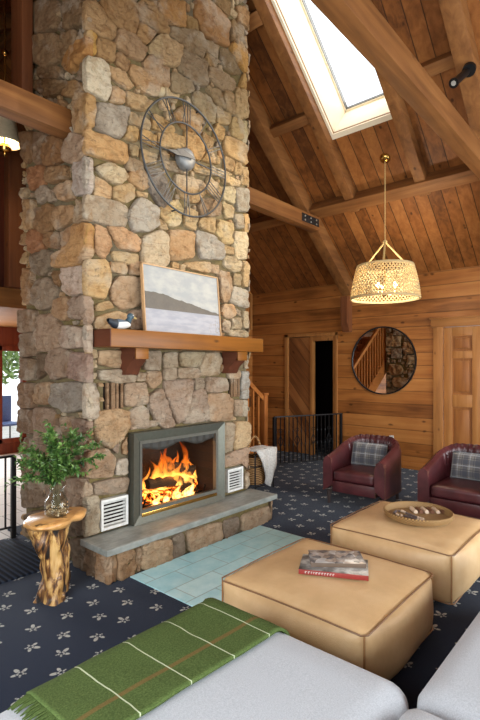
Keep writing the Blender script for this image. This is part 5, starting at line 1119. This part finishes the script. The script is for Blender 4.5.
seatpiece(s2, 'seat', (.62, -.45, .22), (1.49, .595, SZ+.02), .06, .012); seatpiece(s2, 'base', (.64, -.45, .05), (1.475, .585, .235), .03, 0)
bm = NB(); box(bm, (.7, -.4, 0), (1.45, .5, .06), .01); obj('plinth', bm, M_dark, s2)
# green blanket
t = NT('green_wool'); co = t.coord('UV'); X = t.xyz(co); n = t.noise(t.coord(), 180, 3); n2 = t.noise(t.coord(), 7, 3)
c = t.mix(n2, t.ramp(n, [(.3, cc((56, 70, 36))), (.7, cc((84, 100, 54)))]), t.ramp(n, [(.3, cc((64, 80, 40))), (.7, cc((92, 108, 60)))]))
wob = t.math('MULTIPLY', t.math('SUBTRACT', t.noise(t.coord(), 9, 2), .5), .012)
q = t.math('FRACT', t.math('DIVIDE', t.math('SUBTRACT', t.math('ADD', X[0], wob), .02), .197)); w1 = t.math('LESS_THAN', t.math('ABSOLUTE', t.math('SUBTRACT', q, .5)), .012)
w2 = t.smooth(t.math('ABSOLUTE', t.math('SUBTRACT', X[1], .115)), .012, .006)
c = t.mix(t.math('MULTIPLY', w2, .45), c, cc((132, 88, 54))); c = t.mix(w1, c, cc((180, 188, 156))); M_green = t.done(t.bsdf(c, .95, t.bump(n, .5, .003)))
bl = thing('green_blanket', 'green wool blanket with thin white stripes and fringe over the chaise', 'blanket', (1.1, 1.33, SZ))
R9, XE, TOP = .10, 1.60, SZ+.008
def blk(u, v):
    L = 1.20; s = L*u; y = 1.135+.375*v+.012*math.sin(s*5+1)*(1-v); flat = XE-R9-.705
    if s < flat: x, z = .705+s, TOP
    elif s < flat+R9*PI/2: a = (s-flat)/R9; x, z = XE-R9+(R9+.008)*math.sin(a), SZ-R9+(R9+.008)*math.cos(a)
    else: x, z = XE+.008, SZ-R9-(s-flat-R9*PI/2)
    a_ = max(0, (x+.62)/2.22*2-1) if False else 0
    puff = .012*(1-((2*(x+.62)/2.22-1)**2))*(1-((2*(y-.62)/.945-1)**2)) if s < flat+.05 else 0
    zz = z+max(0, puff)+.004*noise.noise(Vector((x*7, y*7, 1)))+.003
    if v > .93 and s < flat: zz -= (v-.93)*.12
    if v < .04: zz -= 0
    return Vector((x, y, zz))
bm = NB(); uvl = bm.loops.layers.uv.new('UVMap'); NU, NV = 90, 24
V = [[bm.verts.new(blk(i/NU, j/NV)) for j in range(NV+1)] for i in range(NU+1)]
for i in range(NU):
    for j in range(NV):
        f = bm.faces.new((V[i][j], V[i+1][j], V[i+1][j+1], V[i][j+1]))
        for l, (a, b) in zip(f.loops, ((i, j), (i+1, j), (i+1, j+1), (i, j+1))): l[uvl].uv = (1.20*a/NU-.05, .375*b/NV+.0)
o = obj('cloth', bm, M_green, bl, 180); m = o.modifiers.new('thickness', 'SOLIDIFY'); m.thickness = .012; m.offset = 1
bm = NB(); rr = random.Random(8)
for k in range(46):
    p = blk(0, (k+.5)/46); e = Vector((-.055+rr.uniform(-.012, .012), rr.uniform(-.012, .012), -.003)); tube(bm, [p+Vector((.01, 0, .006)), p+e*.5+Vector((0, 0, .005)), p+e], [.004, .0038, .002], 5)
obj('fringe', bm, M_green, bl)

# ------------------------------------------------------------------ left background: chandelier, ribbed mat, terrace
hd = thing('brass_chandelier', 'brass chandelier arm with cream shade hanging left of the chimney', 'chandelier', (2.02, 4.9, 3.6))
d = ray(5, 147); tt = 4.85; c = Vector((d[0]*tt, d[1]*tt, HC+d[2]*tt)); hd.location = c
bm = NB(); tube(bm, [c, Vector((c.x, c.y, cz(c.x)-.02))], .009, 6); ball(bm, (c.x, c.y, c.z+.95), .035); obj('rod', bm, M_brass, hd)
bm = NB(); lathe(bm, [(.001, -.10), (.014, -.09), (.022, -.07), (.014, -.055), (.05, -.04), (.062, -.01), (.05, .02), (.02, .035), (.012, .05), (.012, .2)], c, 20); obj('body', bm, M_brass, hd)
M_crm = plain('cream_glass', lin((196, 180, 148)), .5)
bm = NB(); lathe(bm, [(.155, .03), (.15, .05), (.10, .27), (.03, .28)], c, 28); obj('lamp_shade', bm, M_crm, hd, solid=.006)
for k in range(2):
    q = c-RGT*(.22 if k else .0)-DEP*(0 if k else .25)+Vector((0, 0, -.02)); q = c-RGT*.3+DEP*(.12 if k else -.12)
    bm = NB(); tube(bm, [c, c+(q-c)*.5+Vector((0, 0, -.06)), q, q+Vector((0, 0, .06))], .008, 6); obj('arm', bm, M_brass, hd)
    bm = NB(); lathe(bm, [(.09, .05), (.05, .14)], q, 20); obj('lamp_shade', bm, M_crm, hd, solid=.005)
t = NT('ribbed_mat'); X = t.xyz(t.coord()); q = t.math('SINE', t.math('MULTIPLY', X[0], 150)); M_mat = t.done(t.bsdf(t.mix(t.smooth(q, -.3, .5), cc((18, 22, 32)), cc((46, 54, 70))), .9, t.bump(q, .6, .006)))
bm = NB(); box(bm, (.4, 3.42, 0), (1.86, 4.2, .012), .004); o = obj('ribbed_mat', bm, M_mat); tag(o, 'dark ribbed mat on the floor beside the left iron railing', 'mat')
gt = thing('terrace_chair', 'blue terrace chair outside, seen through the glass left of the chimney', 'chair', (4.0, 9.7, -.06)); M_blue = plain('blue_mesh', lin((92, 118, 168)), .6)
gx, gy = 4.05, 9.7
bm = NB(); box(bm, (gx-.28, gy-.28, .36), (gx+.28, gy+.28, .40), .01); obj('seat', bm, M_blue, gt); bm = NB(); box(bm, (gx-.28, gy+.24, .4), (gx+.28, gy+.28, .92), .01); obj('backrest', bm, M_blue, gt)
for sx in (-1, 1):
    for sy in (-1, 1): bm = NB(); tube(bm, [(gx+sx*.26, gy+sy*.26, -.06), (gx+sx*.26, gy+sy*.26, .6 if sy < 0 else .38)], .016, 8); obj('leg', bm, M_iron, gt)
t = NT('tree_leaves'); n = t.noise(t.coord(), 5, 4); M_tree = t.done(t.bsdf(t.ramp(n, [(.3, cc((74, 112, 52))), (.7, cc((168, 196, 120)))]), .7))
for k, (x, y, r, lab) in enumerate(((5.1, 13.2, 1.2, 'leafy green tree outside, right of the terrace chair'), (2.2, 13.4, 1.2, 'leafy green tree outside the glazed door'), (8.2, 13.4, 1.3, 'leafy green tree farthest right outside'))):
    tr_ = thing('garden_tree', lab, 'tree', (x, y, -.06)); bm = NB(); tube(bm, [(x, y, -.06), (x+.05, y, 1.2), (x, y, 2.4)], [.12, .1, .06], 8); obj('trunk', bm, M_twig, tr_)
    bm = NB(); rr = random.Random(k)
    for i in range(1500):
        d_ = Vector((rr.gauss(0, 1), rr.gauss(0, 1), rr.gauss(0, 1))).normalized()*r*rr.uniform(.5, 1); p = Vector((x, y, 2.1))+d_; a_ = Vector((rr.gauss(0, 1), rr.gauss(0, 1), rr.gauss(0, 1))).normalized()*.11; b_ = a_.orthogonal().normalized()*.06
        V = [bm.verts.new(p+q) for q in (-a_, b_, a_, -b_)]; bm.faces.new(V)
    obj('foliage', bm, M_tree, tr_, 0)

# ------------------------------------------------------------------ light
w = bpy.data.worlds.new('sky'); sc.world = w; w.use_nodes = True; nt = w.node_tree; nt.nodes['Background'].inputs[0].default_value = (.92, .96, 1.0, 1); nt.nodes['Background'].inputs[1].default_value = 1.7
def area(name, loc, rot, sx, sy, power, col=(1, 1, 1)):
    l = bpy.data.lights.new(name, 'AREA'); l.shape = 'RECTANGLE'; l.size = sx; l.size_y = sy; l.energy = power; l.color = col
    o = bpy.data.objects.new(name, l); COL.objects.link(o); o.location = loc; o.rotation_euler = rot; return o
for k, (x0, x1) in enumerate(((-.4, 1.8), (2.2, 4.4), (4.7, 6.5))):
    area('window_daylight', ((x0+x1)/2, YF+.05, 1.45), (math.radians(90), 0, 0), x1-x0, 2.3, (70, 150, 170)[k], (.88, .96, 1))
area('window_daylight', (XL+.05, .5, 1.5), (math.radians(90), 0, math.radians(-90)), 4.0, 1.9, 160, (.88, .96, 1))
area('door_daylight', (1.9, YFAR-.05, 1.1), (math.radians(-90), 0, 0), 2.8, 1.8, 160, (.95, .98, 1))
skl = area('skylight_daylight', ((SK[0]+SK[1])/2+PITCH*.40, (SK[2]+SK[3])/2, cz((SK[0]+SK[1])/2)+.40), (0, math.radians(180) and math.atan(PITCH), 0), 1.7*1.25, .68, 14, (.95, .98, 1))
def point(name, loc, power, col, r=.05):
    l = bpy.data.lights.new(name, 'POINT'); l.energy = power; l.color = col; l.shadow_soft_size = r; o = bpy.data.objects.new(name, l); COL.objects.link(o); o.location = loc
point('pendant_bulbs', (PX, PY, 2.5), 30, (1, .86, .66), .1)
point('firelight', (2.84, 3.3, .55), 5, (1, .45, .12), .12)
point('chandelier_bulb', (c.x+.03, c.y, c.z+.12), 11, (1, .8, .55), .05)
l = bpy.data.lights.new('spotlight_beam', 'SPOT'); l.energy = 260; l.color = (1, .86, .68); l.spot_size = math.radians(60); l.spot_blend = .8; l.shadow_soft_size = .05
o = bpy.data.objects.new('spotlight_beam', l); COL.objects.link(o); o.location = P1+ax*.06; o.rotation_euler = (Vector((2.85, 3.15, 2.6))-o.location).to_track_quat('-Z', 'Y').to_euler()
# ------------------------------------------------------------------ camera
cam = bpy.data.cameras.new('camera'); co_ = bpy.data.objects.new('camera', cam); COL.objects.link(co_); co_.location = (0, 0, HC); co_.rotation_euler = (math.radians(90), 0, math.radians(-49))
cam.sensor_fit = 'VERTICAL'; cam.sensor_height = 36; cam.lens = 24; cam.shift_y = 7/720; cam.clip_start = .02; sc.camera = co_
sc.view_settings.view_transform = 'Standard'; sc.view_settings.look = 'None'; sc.view_settings.exposure = .3; sc.view_settings.gamma = 1; sc.view_settings.use_curve_mapping = False
sc.cycles.use_denoising = True; sc.cycles.max_bounces = 10; sc.cycles.transparent_max_bounces = 24; sc.cycles.sample_clamp_indirect = 6
